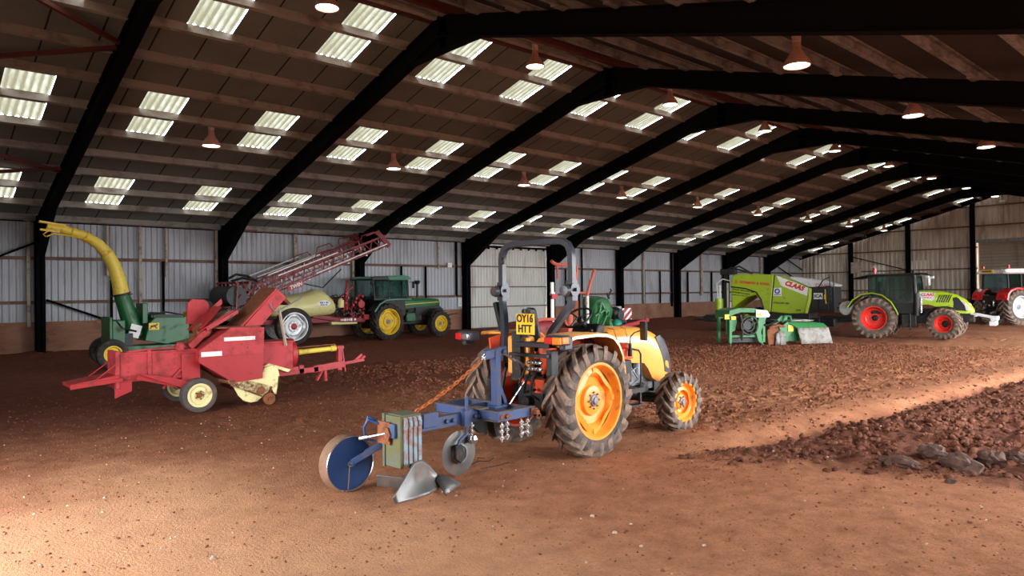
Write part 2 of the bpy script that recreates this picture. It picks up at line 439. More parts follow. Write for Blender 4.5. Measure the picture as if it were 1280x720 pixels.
# portal frames
def isec(b, p, q, dep, w, up):
    """I-section from p to q, depth along up"""
    p, q, up = V(p), V(q), V(up).normalized()
    b.bar(p, q, .02 if False else .03, dep, up)
    for s_ in (-1, 1): b.bar(p+up*s_*(dep/2-.012), q+up*s_*(dep/2-.012), w, .024, up)
for k in frames[:-1]:
    x = FX0+k*BAY
    for side in (0, 1):
        y0 = WY-.25 if side == 0 else SY+.25; s_ = 1 if side == 0 else -1
        b = MB(); isec(b, (x, y0, -.2), (x, y0, 4.75), .42, .26, (0, 1, 0)); trim(b, M['frame'])
        b = MB(); n_ = V(0, s_*SL, 1).normalized()
        e = V(x, y0+.2*s_, deck(y0+.2*s_))-n_*.44; a = V(x, RIDGE, deck(RIDGE))-n_*.44
        isec(b, e, a, .48, .24, n_)
        d_ = (a-e).normalized()
        # eave haunch and apex haunch
        h0 = e-n_*.22; h1 = e+d_*2.6-n_*.22
        b.add([h0+V(-.015,0,0), h1+V(-.015,0,0), V(x-.015, y0-.2*s_, h0.z-.72), V(x-.015, y0+.2*s_, h0.z-.72), h0+V(.015,0,0), h1+V(.015,0,0), V(x+.015, y0-.2*s_, h0.z-.72), V(x+.015, y0+.2*s_, h0.z-.72)],
              [(0,1,2,3),(4,7,6,5),(0,4,5,1),(1,5,6,2),(2,6,7,3),(3,7,4,0)])
        b.bar(h1, V(x, y0-.2*s_, h0.z-.72), .24, .024, (0, s_, .5))
        g0 = a-d_*1.6-n_*.22
        b.add([g0+V(-.015,0,0), a+V(-.015,0,-.22), a+V(-.015,0,-.62), g0+V(.015,0,0), a+V(.015,0,-.22), a+V(.015,0,-.62)], [(0,1,2),(3,5,4),(0,3,4,1),(1,4,5,2),(2,5,3,0)])
        b.bar(g0, a+V(0,0,-.62), .24, .024, n_)
        trim(b, M['frame'])
# wall rails and posts
for z in (1.81, 3.32):
    for x0, x1 in ((XB, DX0-.2), (DX1+.2, XG)):
        b = MB(); b.span((x0, WY-.02, z-.05), (x1, WY+.1, z+.05)); b.span((x0, WY-.05, z+.03), (x1, WY+.1, z+.06)); trim(b, M['rail'])
for z, y1 in ((1.81, 14), (3.32, 14), (4.85, 14), (6.37, 14), (7.77, 14)):
    half = (7.77, 8.0)
    lo = max(SY, RIDGE-(deck(RIDGE)-z)/SL+.3); hi = min(WY, RIDGE+(deck(RIDGE)-z)/SL-.3)
    segs = ((lo, RD0-.1), (RD1+.1, hi)) if z < RDZ else ((lo, hi),)
    for a0, a1 in segs:
        b = MB(); b.span((XG-.04, a0, z-.05), (XG+.08, a1, z+.05)); trim(b, M['rail'])
for y in (WY-4.3, WY-8.6, WY-12.9, RD0-.35, SY+4.3):
    b = MB(); isec(b, (XG-.2, y, -.2), (XG-.2, y, deck(y)-.05), .36, .26, (1, 0, 0)); trim(b, M['frame'])
b = MB()
b.bar((XG-.15, WY, deck(WY)-.12), (XG-.15, RIDGE, deck(RIDGE)-.12), .2, .3); b.bar((XG-.15, SY, deck(SY)-.12), (XG-.15, RIDGE, deck(RIDGE)-.12), .2, .3); trim(b, M['frame'])
# timber posts and dark studs on the left wall: (x, z0, z1, width, timber?)
for x, z0, z1, w, t in ((3.75, BRK-.15, 4.75, .1, 1), (6.13, 2.75, 4.55, .07, 1), (7.2, BRK-.1, 4.6, .09, 1), (8.1, 2.7, 4.55, .07, 1), (9.95, 1.3, 4.6, .1, 1), (13.25, 2.9, 4.75, .13, 1), (16.0, 1.3, 4.75, .1, 1),
                       (20.76, 3.2, 4.65, .09, 1), (37.2, BRK, 4.7, .12, 1), (31.3, BRK, 4.6, .1, 0), (43.9, 1.6, 4.7, .22, 1), (47.3, 2.6, 4.7, .12, 1), (52.2, 2.8, 4.6, .12, 1),
                       (6.25, BRK, 3.3, .08, 0), (8.0, BRK, 3.3, .08, 0), (18.6, BRK, 3.3, .09, 0), (20.0, BRK, 3.3, .09, 0), (21.9, 1.8, 4.6, .1, 0), (29.9, BRK, 3.3, .09, 0), (37.3, BRK, 3.3, .12, 0), (39.0, BRK, 3.3, .1, 0), (42.2, BRK, 3.3, .12, 0), (45.2, BRK, 3.3, .12, 0), (40.3, .9, 4.7, .16, 0)):
    b = MB(); b.span((x-w/2, WY-.1 if t else WY-.06, z0), (x+w/2, WY-.02 if t else WY+.0, z1)); trim(b, M['wood'] if t else M['frame'])
# bracing: roof diagonals in the bay left of the first frame, wall brace, far-bay diagonals
def roofpt(x, y, d=.3): return V(x, y, deck(y)-d)
for p, q in ((roofpt(FX0-BAY, 21.5), roofpt(FX0-.1, 24.2)), (roofpt(FX0-BAY, 26.6), roofpt(FX0-.1, 24.0)), (roofpt(FX0-BAY, 21.0), roofpt(FX0-.1, 17.5)), (roofpt(FX0-BAY, 13.9), roofpt(FX0-.1, 17.3)),
             (roofpt(XG-.3, 17.2), roofpt(XG-BAY, 20.0)), (roofpt(XG-.3, 23.5), roofpt(XG-BAY, 20.2)), (roofpt(XG-.3, 24), roofpt(XG-BAY, 27))):
    b = MB(); b.bar(p, q, .09, .09); trim(b, M['bracered'])
for p, q in (((FX0-BAY, WY-.15, .9), (FX0, WY-.15, 3.9)), ((FX0+.2, WY-.08, 1.9), (FX0+2.0, WY-.08, 1.16)), ((XG-.35, WY-4.2, 4.6), (XG-.35, WY-8.7, 3.3)), ((XG-.4, WY-.4, 2.4), (XG-BAY, WY-.2, 4.4)), ((XG-BAY*.5, WY-.3, 4.5), (XG-.3, WY-.3, 3.6))):
    b = MB(); b.bar(p, q, .07, .07); trim(b, M['frame'])

# ---------------------------------------------------------------- lamps
lampm = mat('brown_lamp_shade', (172,124,106), .6, dirt=.3, dirtc=(140,90,74), dscale=9)
lampin = emit('lit_lamp_glass', (255,246,224), 9.)
def make_lamp(label):
    t = thing('hanging_lamp', label, 'lamp', group='bell-shaped hanging lamps')
    b = MB(); b.lathe([(.065,.34),(.07,.3),(.075,.28),(.085,.2),(.15,.1),(.215,.0),(.225,-.07),(.215,-.07),(.2,.0),(.13,.1),(.06,.2)], ax=(0,0,1), n=28); b.build('lamp_shade', lampm, t)
    b = MB(); b.lathe([(.02,.62),(.05,.61),(.066,.58),(.07,.34),(.066,.33)], ax=(0,0,1), n=20)
    for i in range(4): b.cyl((0,0,.38+.05*i), (0,0,.4+.05*i), .078, n=20)
    b.build('lamp_housing', mat('lamp_housing_paint', (190,160,146), .6, dirt=.3) if 'lamp_housing_paint' not in bpy.data.materials else bpy.data.materials['lamp_housing_paint'], t)
    b = MB(); b.lathe([(.0001,-.085),(.1,-.08),(.18,-.062),(.209,-.05),(.209,-.045),(.0001,-.04)], ax=(0,0,1), n=28); b.build('lamp_glass', lampin, t)
    b = MB(); b.tube([(0,0,.62),(0,0,.66),(.02,0,.69),(0,0,.72),(-.02,0,.69),(0,0,.66)], .008, 6); b.cyl((0,0,.68), (0,0,.9), .006, n=6); b.build('lamp_hook', M['frame'], t)
    t.scale = (1.12, 1.12, 1.12)
    return t
L0 = make_lamp('bell lamp nearest the camera in the row under the ridge, cut by the top edge')
def dup(root, loc, label, rotz=0):
    r = root.copy(); COL.objects.link(r); r.location = loc; r['label'] = label; r.rotation_euler = (0, 0, rotz)
    for ch in list(root.children):
        c = ch.copy(); COL.objects.link(c); c.parent = r
        for g in ch.children:
            d = g.copy(); COL.objects.link(d); d.parent = c
    return r
ORD = ['nearest', 'second', 'third', 'fourth', 'fifth', 'sixth', 'seventh', 'eighth', 'farthest']
for k in range(9):
    x = FX0+BAY*(k+.5)
    lab = 'bell lamp, %s%s in the row hanging under the ridge' % (ORD[k], '' if k in (0, 8) else ' from the camera')
    if k == 0: L0.location = (x, RIDGE, 8.11); L0['label'] = lab
    else: dup(L0, (x, RIDGE, 8.11), lab, k*.3)
    dup(L0, (x, 20.79, 6.33), 'bell lamp, %s%s in the row over the left side near the skylights' % (ORD[k], '' if k in (0, 8) else ' from the camera'), k*.4)
for k in range(1, 4):
    dup(L0, (FX0+BAY*(k+.5), 6.45, 6.33), 'bell lamp, %s in the row under the dark right roof slope' % (['nearest and largest', 'second', 'farthest'][k-1]), k*.5)

# ---------------------------------------------------------------- wall fittings
t = tag(MB().span((22.0-.0, WY-.03, 1.28), (22.28, WY-.005, 1.74)).build('notice', M['white']), 'small white notice on the brick base beside the big sheeted door', 'sign')
b = MB(); b.span((21.3, WY-.12, 3.27), (21.55, WY-.05, 3.5)); b.cyl((21.42, WY-.13, 3.38), (21.42, WY-.12, 3.38), .06); tag(b.build('wall_switch_box', M['white'], bevel=.01), 'small white box on the upper wall rail above the green tractor', 'box')
b = MB(); b.box((10.75, WY-.8, 4.55), (.95, .5, .06)); b.box((10.5, WY-.8, 4.62), (.3, .3, .12)); b.box((10.3, WY-.8, 4.45), (.05, .05, .25)); tag(b.build('red_bracket', M['reddark'], bevel=.01), 'small dark red bracket high on the second frame column', 'bracket')
b = MB(); b.span((XG-.42, 23.6, 3.2), (XG-.25, 24.36, 4.08)); b.span((XG-.44, 23.65, 3.95), (XG-.40, 24.3, 4.05)); tag(b.build('electrical_cabinet', M['wood'], bevel=.01), 'pale electrical cabinet on the far gable column', 'cabinet')
b = MB(); b.lathe([(.12,0),(.2,.1),(.2,.2),(.05,.25)], (XG-.2, 14.0, 7.8), (0,0,1), 16); tag(b.build('wall_lamp', M['white']), 'small white lamp high on the far gable above the roller door', 'lamp')
# ---------------------------------------------------------------- earth floor
def fbm(x, y, f, seed, oct=4):
    """cheap value noise on arrays"""
    tot = np.zeros_like(x); amp = 1.; 
    for o in range(oct):
        g = np.random.default_rng(seed+o).random((128, 128))
        u = x*f; v = y*f; i = np.floor(u).astype(int); j = np.floor(v).astype(int)
        a = u-i; b_ = v-j; a = a*a*(3-2*a); b_ = b_*b_*(3-2*b_)
        G = lambda p, q: g[p % 128, q % 128]
        tot += amp*((G(i, j)*(1-a)+G(i+1, j)*a)*(1-b_)+(G(i, j+1)*(1-a)+G(i+1, j+1)*a)*b_-.5)
        amp *= .5; f *= 2.03
    return tot
EDGE = lambda x: 4.95-.075*(x-8)                     # the furrow edge
def sm(t): t = np.clip(t, 0, 1); return t*t*(3-2*t)
def ploughed(x, y):
    e = EDGE(x)-y+.25*fbm(x, y, 1.1, 91)
    near = sm((x-(7.0+.22*np.clip(e, 0, 9)+.5*fbm(x, y, .9, 95)))/1.1)
    return sm(e/.25)*near
def height(x, y):
    h = .025*fbm(x, y, .5, 1)+.012*fbm(x, y, 3, 9)
    p = ploughed(x, y)
    h = h+p*(.12*fbm(x, y, 1.3, 21)+.10*np.abs(fbm(x, y, 5, 31))-.03)
    # furrow trough beside the unploughed strip, soft ridge
    e = y-EDGE(x)
    tr = np.exp(-((e+.12)/.22)**2)*sm((x-7)/1.5)
    h = h-.12*tr
    h = h+.05*np.exp(-((e-.55)/.5)**2)*sm((x-7)/2)
    rough = (.35+.65*sm((fbm(x, y, .35, 77)+.25)/.5))*np.maximum(sm((x-6.5)/3)*sm((y-5)/.6), sm((y-8.8)/2)*sm((x-2.5)/2))
    h = h+rough*(.085*np.abs(fbm(x, y, 4, 41))+.03*fbm(x, y, 1.2, 43))
    # spill of crumbs between tractor and ploughed land
    sp = np.exp(-((y-4.3)/.45)**2)*sm((x-5.6)/.8)*sm((9.5-x)/1)
    h = h+sp*.05*np.abs(fbm(x, y, 7, 51))
    bk = sm((y-26.6)/2.0)
    h = h+bk*(.14+.08*fbm(x, y, 1.3, 61))
    return h-.012
def axis(*seg):
    out = []
    for a, b_, s_ in seg: out.append(np.arange(a, b_, s_))
    out.append([seg[-1][1]]); return np.concatenate(out)
xs = axis((-40, -9, 4), (-9, .5, .25), (.5, 13, .035), (13, 20, .06), (20, 34, .12), (34, 60, .3), (60, 100, 4))
yv = axis((-45, -2, 3), (-2, .8, .12), (.8, 9, .035), (9, 13, .05), (13, 18, .08), (18, 29, .12), (29, 60, 4))
X, Y = np.meshgrid(xs, yv, indexing='ij')
Zh = height(X, Y)
out_ = (X < XB) | (X > XG) | (Y < SY) | (Y > WY)
Zh[out_] = -.05
nx, ny = X.shape
me = bpy.data.meshes.new('floor')
co = np.stack([X, Y, Zh], -1).reshape(-1, 3)
ii, jj = np.meshgrid(np.arange(nx-1), np.arange(ny-1), indexing='ij')
a = (ii*ny+jj).ravel(); fc = np.stack([a, a+ny, a+ny+1, a+1], 1)
me.vertices.add(len(co)); me.vertices.foreach_set('co', co.ravel())
me.loops.add(fc.size); me.loops.foreach_set('vertex_index', fc.ravel())
me.polygons.add(len(fc)); me.polygons.foreach_set('loop_start', np.arange(0, fc.size, 4)); me.update(calc_edges=True)
me.polygons.foreach_set('use_smooth', [True]*len(fc))
at = me.attributes.new('turned', 'FLOAT', 'POINT'); at.data.foreach_set('value', ploughed(X, Y).ravel().astype(np.float32))
fl = bpy.data.objects.new('floor', me); COL.objects.link(fl); struct(fl)
def mk_soil():
    m = bpy.data.materials.new('red_brown_earth'); m.use_nodes = True
    N, L = nodes(m); b = N['Principled BSDF']; b.inputs['Roughness'].default_value = .95; b.inputs['Specular IOR Level'].default_value = .15
    tc = N.new('ShaderNodeTexCoord')
    def nz(s, d, r=.6):
        n = N.new('ShaderNodeTexNoise'); n.inputs['Scale'].default_value = s; n.inputs['Detail'].default_value = d; n.inputs['Roughness'].default_value = r
        L.new(tc.outputs['Object'], n.inputs['Vector']); return n
    def mix(f, A, B):
        x = N.new('ShaderNodeMix'); x.data_type = 'RGBA'
        for s_, v_ in ((0, f), (6, A), (7, B)):
            if hasattr(v_, 'links') or hasattr(v_, 'is_linked'): L.new(v_, x.inputs[s_])
            elif isinstance(v_, tuple): x.inputs[s_].default_value = (*lin(v_), 1)
            else: x.inputs[s_].default_value = v_
        return x.outputs[2]
    def rng_(o, a, c):
        r = N.new('ShaderNodeMapRange'); r.inputs[1].default_value = a; r.inputs[2].default_value = c; L.new(o, r.inputs[0]); return r.outputs[0]
    big = nz(.35, 4); med = nz(4, 8, .7); fine = nz(45, 4, .7); spk = nz(90, 2)
    c = mix(rng_(big.outputs[0], .35, .65), (204,140,102), (182,118,84))
    c = mix(rng_(med.outputs[0], .4, .75), c, (142,88,62))
    c = mix(rng_(fine.outputs[0], .5, .75), c, (128,82,60))
    c = mix(rng_(spk.outputs[0], .73, .76), c, (206,176,150))
    # the inner part of the shed floor and the turned soil are darker and redder
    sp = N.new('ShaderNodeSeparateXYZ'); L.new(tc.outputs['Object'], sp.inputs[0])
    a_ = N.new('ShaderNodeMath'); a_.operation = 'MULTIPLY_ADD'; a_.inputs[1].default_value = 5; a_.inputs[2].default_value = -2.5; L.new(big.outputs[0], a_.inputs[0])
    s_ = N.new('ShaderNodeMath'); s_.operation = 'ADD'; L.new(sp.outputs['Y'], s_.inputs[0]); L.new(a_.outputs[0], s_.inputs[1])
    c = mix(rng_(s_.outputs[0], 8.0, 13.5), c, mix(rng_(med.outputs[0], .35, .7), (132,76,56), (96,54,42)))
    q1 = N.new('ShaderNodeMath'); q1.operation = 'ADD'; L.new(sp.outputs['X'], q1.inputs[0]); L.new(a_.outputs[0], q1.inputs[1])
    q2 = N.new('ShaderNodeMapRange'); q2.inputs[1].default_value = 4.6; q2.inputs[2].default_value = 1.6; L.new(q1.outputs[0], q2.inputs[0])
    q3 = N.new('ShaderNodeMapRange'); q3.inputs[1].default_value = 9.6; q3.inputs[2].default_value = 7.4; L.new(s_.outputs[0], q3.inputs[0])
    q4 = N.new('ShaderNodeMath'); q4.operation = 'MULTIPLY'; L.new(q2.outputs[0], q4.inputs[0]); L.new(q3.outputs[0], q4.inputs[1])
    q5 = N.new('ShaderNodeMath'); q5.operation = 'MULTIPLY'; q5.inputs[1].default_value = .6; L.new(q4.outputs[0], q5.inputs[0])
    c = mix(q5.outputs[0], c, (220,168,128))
    at_ = N.new('ShaderNodeAttribute'); at_.attribute_name = 'turned'
    c = mix(at_.outputs['Fac'], c, mix(rng_(med.outputs[0], .35, .7), (128,78,58), (84,50,39)))
    L.new(c, b.inputs['Base Color'])
    bp = N.new('ShaderNodeBump'); bp.inputs['Strength'].default_value = .9; bp.inputs['Distance'].default_value = .035
    ad = N.new('ShaderNodeMath'); ad.operation = 'ADD'; L.new(fine.outputs[0], ad.inputs[0]); L.new(med.outputs[0], ad.inputs[1])
    L.new(ad.outputs[0], bp.inputs['Height']); L.new(bp.outputs[0], b.inputs['Normal'])
    return m
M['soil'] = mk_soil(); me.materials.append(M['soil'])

# loose soil: thousands of clods as one object of stuff
ico = bmesh.new(); bmesh.ops.create_icosphere(ico, subdivisions=1, radius=1)
IV = np.array([v.co[:] for v in ico.verts]); IF = np.array([[v.index for v in f.verts] for f in ico.faces]); ico.free()
def scatter(name, pts, sizes, m, flat=.65, jag=.48):
    n = len(pts); vs = []; 
    R = rng.random((n, 3))*2*PI
    base = IV[None]*(1+jag*(rng.random((n, len(IV), 1))-.5)*2)
    base = base*(sizes[:, None, None])*np.stack([np.ones(n), .6+.5*rng.random(n), np.full(n, flat)], -1)[:, None, :]
    c, s_ = np.cos(R[:, 0]), np.sin(R[:, 0]); t_ = (rng.random(n)-.5)*.9
    x = base[..., 0]; y = base[..., 1]; z = base[..., 2]+t_[:, None]*x
    bx = x*c[:, None]-y*s_[:, None]; by = x*s_[:, None]+y*c[:, None]
    P = np.stack([bx+pts[:, None, 0], by+pts[:, None, 1], z+pts[:, None, 2]], -1).reshape(-1, 3)
    F = (IF[None]+(np.arange(n)*len(IV))[:, None, None]).reshape(-1, 3)
    q = bpy.data.meshes.new(name); q.vertices.add(len(P)); q.vertices.foreach_set('co', P.ravel())
    q.loops.add(F.size); q.loops.foreach_set('vertex_index', F.ravel().astype(np.int32))
    q.polygons.add(len(F)); q.polygons.foreach_set('loop_start', np.arange(0, F.size, 3)); q.update(calc_edges=True)
    q.materials.append(m); o = bpy.data.objects.new(name, q); COL.objects.link(o); return o
def cand(n, x0, x1, y0, y1): return x0+rng.random(n)*(x1-x0), y0+rng.random(n)*(y1-y0)
M['clod'] = mat('turned_red_soil', (116,72,54), .95, dirt=.5, dirtc=(74,44,35), dscale=5, bump=.6, bscale=60, spec=.15)
x, y = cand(80000, 6.5, 22, -.6, 5.2); p = ploughed(x, y); k = rng.random(len(x)) < p*np.clip(9/x, .25, 1)*np.clip(.5+1.3*fbm(x, y, 1.7, 99), .08, 1); x, y = x[k], y[k]
sz = .005+.052*rng.random(len(x))**8; pts = np.stack([x, y, height(x, y)+sz*.3], -1)
o = scatter('soil_clods', pts, sz, M['clod']); o['kind'] = 'stuff'; tag(o, 'dark turned clods of soil in the ploughed strip on the right', 'soil')
M['crumb'] = mat('dry_soil_crumbs', (142,88,64), .95, dirt=.5, dirtc=(100,60,44), dscale=3, spec=.15)
x, y = cand(110000, .5, 26, .8, 17); 
dens = .22+.9*np.exp(-((y-4.3)/.5)**2)*sm((x-5.3)/1)*sm((10-x)/1)+.8*np.exp(-((y-10.8)/1.3)**2)*sm((x-3.5)/1.5)+.9*sm((x-7)/3)*sm((y-5.0)/.5)*np.clip(.4+1.2*fbm(x, y, .8, 71), 0, 1)
k = rng.random(len(x)) < dens*(1-ploughed(x, y)); x, y = x[k], y[k]
sz = .004+(.012+.022*sm((x-6)/4))*rng.random(len(x))**3; pts = np.stack([x, y, height(x, y)+sz*.3], -1)
o = scatter('soil_crumbs', pts, sz, M['crumb']); o['kind'] = 'stuff'; tag(o, 'dry crumbs of earth scattered over the floor around the tractor', 'soil')
M['pebble'] = mat('pale_pebbles', (196,168,146), .8, dirt=.4, dirtc=(150,112,88), dscale=2)
x, y = cand(520, .5, 12, .9, 12); sz = .005+.012*rng.random(len(x))**2.5; pts = np.stack([x, y, height(x, y)+sz*.3], -1)
o = scatter('pebbles', pts, sz, M['pebble'], .75, .25); o['kind'] = 'stuff'; tag(o, 'small pale pebbles strewn over the earth floor', 'pebbles')
def rock(name, x, y, s, label, m, grp, seed, sub=2, cat='stone'):
    bm = bmesh.new(); bmesh.ops.create_icosphere(bm, subdivisions=sub, radius=1)
    for v in bm.verts:
        n = noise.noise(v.co*1.1+V(seed, seed*2, 0))*.5+abs(noise.noise(v.co*2.6+V(seed, 0, 0)))*.5-.12+noise.noise(v.co*7)*.1
        v.co *= 1+n; v.co.x *= s[0]; v.co.y *= s[1]; v.co.z *= s[2]
    q = bpy.data.meshes.new(name); bm.to_mesh(q); bm.free(); q.materials.append(m)
    o = bpy.data.objects.new(name, q); COL.objects.link(o)
    o.location = (x, y, float(height(np.array([x]), np.array([y]))[0])+s[2]*.45); o.rotation_euler = (0, 0, seed)
    return tag(o, label, cat, grp)
M['clodbig'] = mat('grey_brown_clod', (100,70,58), .9, dirt=.55, dirtc=(66,44,36), dscale=9, bump=.5, bscale=30)
for i, (x, y, s, lab) in enumerate((
    (8.65, 2.50, (.20,.14,.12), 'largest lumpy grey-brown clod at the right edge of the ploughed strip'),
    (9.04, 2.31, (.14,.11,.12), 'angular clod just right of the largest grey-brown clod'),
    (8.36, 2.98, (.22,.12,.075), 'flat dark clod at the left end of the row of big clods'),
    (9.47, 2.20, (.14,.1,.09), 'clod at the right end of the row of big clods'),
    (9.01, 2.86, (.15,.12,.09), 'clod behind and left of the largest grey-brown clod'),
    (8.02, 2.39, (.05,.04,.03), 'small round clod in front of the largest grey-brown clod'))):
    rock('soil_clod', x, y, s, lab, M['clodbig'], 'big clods by the ploughed strip', i*3.3+1, 3, 'clod')
for i, (x, y, s, lab) in enumerate((
    (1.85, 5.45, .03, 'pale stone at the bottom edge, left of centre'), (4.45, 3.76, .022, 'tan stone on the bare floor in front of the tractor rear wheel'), (4.65, 4.18, .022, 'pale stone behind the tan stone in front of the tractor'),
    (1.63, 7.82, .02, 'pale stone at the left on smooth floor'), (1.31, 7.77, .016, 'stone left of the pale stone on the smooth left floor'), (1.79, 6.15, .016, 'small stone right of centre of the smooth left floor, above the bottom edge'),
    (4.74, 3.11, .02, 'whitish stone at the bottom right of centre'), (4.72, 3.81, .014, 'small stone right of the tan stone'), (4.37, 3.43, .018, 'dark stone in the bottom centre right of the tan stone'))):
    rock('stone', x, y, (s, s*.8, s*.6), lab, M['pebble'], 'loose stones on the bare floor', i*2.1+.5, 2)
# ---------------------------------------------------------------- vehicle helpers
class MM(MB):
    """MB with several material slots"""
    def __init__(s):
        super().__init__(); s.cur = 0; s.mi = []
    def add(s, vs, fs):
        s.mi += [s.cur]*len(fs); return super().add(vs, fs)
    def slot(s, i): s.cur = i; return s
    def build(s, name, mats, parent=None, **k):
        o = super().build(name, mats[0], parent, **k)
        for m in mats[1:]: o.data.materials.append(m)
        o.data.polygons.foreach_set('material_index', s.mi); return o

def tyre_mesh(mb, c, R, W, rr, nlug=20, ld=.03, delta=.32, lugw=.05, rounded=False):
    c = V(c); w = W/2; Rc = R-ld; h = Rc-rr
    prof = [(rr-.01,-.72*w),(rr+.01,-.86*w),(rr+.22*h,-.97*w),(rr+.5*h,-1.0*w),(rr+.78*h,-.97*w),(Rc-.06*h,-.86*w),(Rc-.01*h,-.6*w),(Rc+.02*h,0),
            (Rc-.01*h,.6*w),(Rc-.06*h,.86*w),(rr+.78*h,.97*w),(rr+.5*h,1.0*w),(rr+.22*h,.97*w),(rr+.01,.86*w),(rr-.01,.72*w)]
    mb.slot(0).lathe(prof, c, n=56, closed=True)
    if not nlug: return
    mb.slot(1)
    for s in (-1, 1):
        for k in range(nlug):
            a0 = 2*PI*(k+(.5 if s > 0 else 0))/nlug
            rings = []
            for t, yy, rad, low in ((0,-.06,R,Rc-.02),(.3,.3,R,Rc-.02),(.65,.68,R-.004,Rc-.03),(1.,.97,R-.02-.02*h,Rc-.06-.05*h),(1.03,1.03,R-.05-.16*h,Rc-.1-.16*h)):
                a = a0+delta*t**.85
                y = s*w*yy
                da = lugw/2/R*(1+.25*t); ring = []
                for aa, rd in ((a-da*1.25, low), (a-da*.8, rad), (a+da*.8, rad), (a+da*1.25, low)):
                    ring.append(c+V(rd*math.cos(aa), y, rd*math.sin(aa)))
                rings.append(ring)
            mb.loft(rings)
def rim_mesh(mb, c, rr, W, side, dish=.1, lobes=4, hub=.09, bolts=8, hubslot=1, simple=False, hubout=.0):
    c = V(c); w = W/2; s = side
    mb.slot(0)
    mb.lathe([(rr+.012,-.86*w),(rr+.012,-.80*w),(rr-.02,-.74*w),(rr-.03,-.5*w),(rr-.06,-.35*w),(rr-.06,.35*w),(rr-.03,.5*w),(rr-.02,.74*w),(rr+.012,.80*w),(rr+.012,.86*w),(rr-.02,.86*w),(rr-.035,.76*w),(rr-.045,.52*w),(rr-.075,.36*w),(rr-.075,-.36*w),(rr-.045,-.52*w),(rr-.035,-.76*w),(rr-.02,-.86*w)], c, n=48, closed=True)
    n = 64; rings = []
    prof = [(rr-.055, dish+.03),(rr-.11, dish+.045),(rr*.66, dish+.02),(rr*.62, dish-.01),(rr*.42, dish-.02),(rr*.38, dish+.02),(hub*1.5, dish+.03),(.001, dish+.03)]
    for th in (0, -.012):
        for i, (r, y) in (list(enumerate(prof)) if th == 0 else list(enumerate(prof))[::-1]):
            ring = []
            for k in range(n):
                a = 2*PI*k/n; q = r
                if lobes and i < 2: q = r*(1+(.0 if simple else .045)*(math.cos(lobes*a)-1)*(1.6 if i == 0 else 2.2))
                ring.append(c+V(q*math.cos(a), s*(y+th), q*math.sin(a)))
            rings.append(ring)
    mb.loft(rings, cap=False)
    if lobes:
        for k in range(lobes):
            a = 2*PI*k/lobes
            mb.box(c+V((rr-.085)*math.cos(a), s*(dish+.035), (rr-.085)*math.sin(a)), (.06, .03, .06), rot=(0, -a, 0))
    mb.slot(hubslot)
    mb.lathe([(.001, dish+.08+hubout),(hub*.55, dish+.075+hubout),(hub*.62, dish+.06+hubout),(hub*.9, dish+.05),(hub, dish+.03)] if s > 0 else [(.001, -dish-.08-hubout),(hub*.55, -dish-.075-hubout),(hub*.62, -dish-.06-hubout),(hub*.9, -dish-.05),(hub, -dish-.03)], c, n=24)
    for k in range(bolts):
        a = 2*PI*k/bolts; p = c+V(hub*1.28*math.cos(a), s*(dish+.03), hub*1.28*math.sin(a))
        mb.cyl(p, p+V(0, s*.025, 0), .013, n=6)
def wheel(parent, name, c, R, W, rr, side, rimm, tm, lm, nlug=20, ld=.03, delta=.32, lugw=.05, dish=.1, lobes=4, hub=.09, bolts=8, hubm=None, label=None, rot=0, hubout=0., bev=0):
    b = MM(); tyre_mesh(b, (0,0,0), R, W, rr, nlug, ld, delta, lugw)
    t = b.build(name, [tm, lm], parent, smooth=40); t.location = c; t.rotation_euler = (0, 0, rot)
    b = MM(); rim_mesh(b, (0,0,0), rr, W, side, dish, lobes, hub, bolts, hubout=hubout)
    r = b.build('wheel_rim', [rimm, hubm or M['greym']], t, smooth=35)
    if label: r['label'] = label
    return t
def hood_rings(secs):
    """secs: (x, half width, z bottom, z top, crown) -> rings for loft"""
    out = []
    for x, w, zb, zt, cr in secs:
        h = zt-zb
        half = [(w*.96, zb),(w, zb+h*.35),(w, zb+h*.62),(w*.97, zt-min(.12, h*.3)*cr),(w*.86, zt-min(.05, h*.12)*cr),(w*.66, zt-.018*cr),(w*.3, zt)]
        out.append([V(x, -y, z) for y, z in half]+[V(x, y, z) for y, z in half[::-1]])
    return out
def arch(mb, pts, y0, y1, lip=.06, th=.02):
    """fender: strip along (x,z) points between y0 (inner) and y1 (outer), with an outer lip"""
    P = []
    for i, (x, z) in enumerate(pts):
        a = V(*pts[max(i-1, 0)]) if False else None
        p0 = pts[max(i-1, 0)]; p1 = pts[min(i+1, len(pts)-1)]
        tx, tz = p1[0]-p0[0], p1[1]-p0[1]; l = math.hypot(tx, tz); nx_, nz_ = -tz/l, tx/l
        if nz_ < 0 and abs(nz_) > .3: nx_, nz_ = -nx_, -nz_
        s = 1 if y1 > y0 else -1
        P.append([V(x, y0, z), V(x, y1-s*.03, z), V(x-nx_*.015, y1-s*.006, z-nz_*.015), V(x-nx_*lip, y1, z-nz_*lip), V(x-nx_*lip, y1-s*th, z-nz_*lip), V(x-nx_*(.02+th), y1-s*(th+.02), z-nz_*(.02+th)), V(x-nx_*th, y0, z-nz_*th)])
    mb.loft(P)
def ring_pts(c, r, n=24, nrm=(0,0,1), sq=1.0):
    c = V(c); d = V(nrm).normalized(); a = d.cross(V(0,1,0)).normalized() if abs(d.y) < .9 else V(1,0,0); b_ = d.cross(a)
    return [c+(a*math.cos(2*PI*k/n)+b_*math.sin(2*PI*k/n)*sq)*r for k in range(n)]

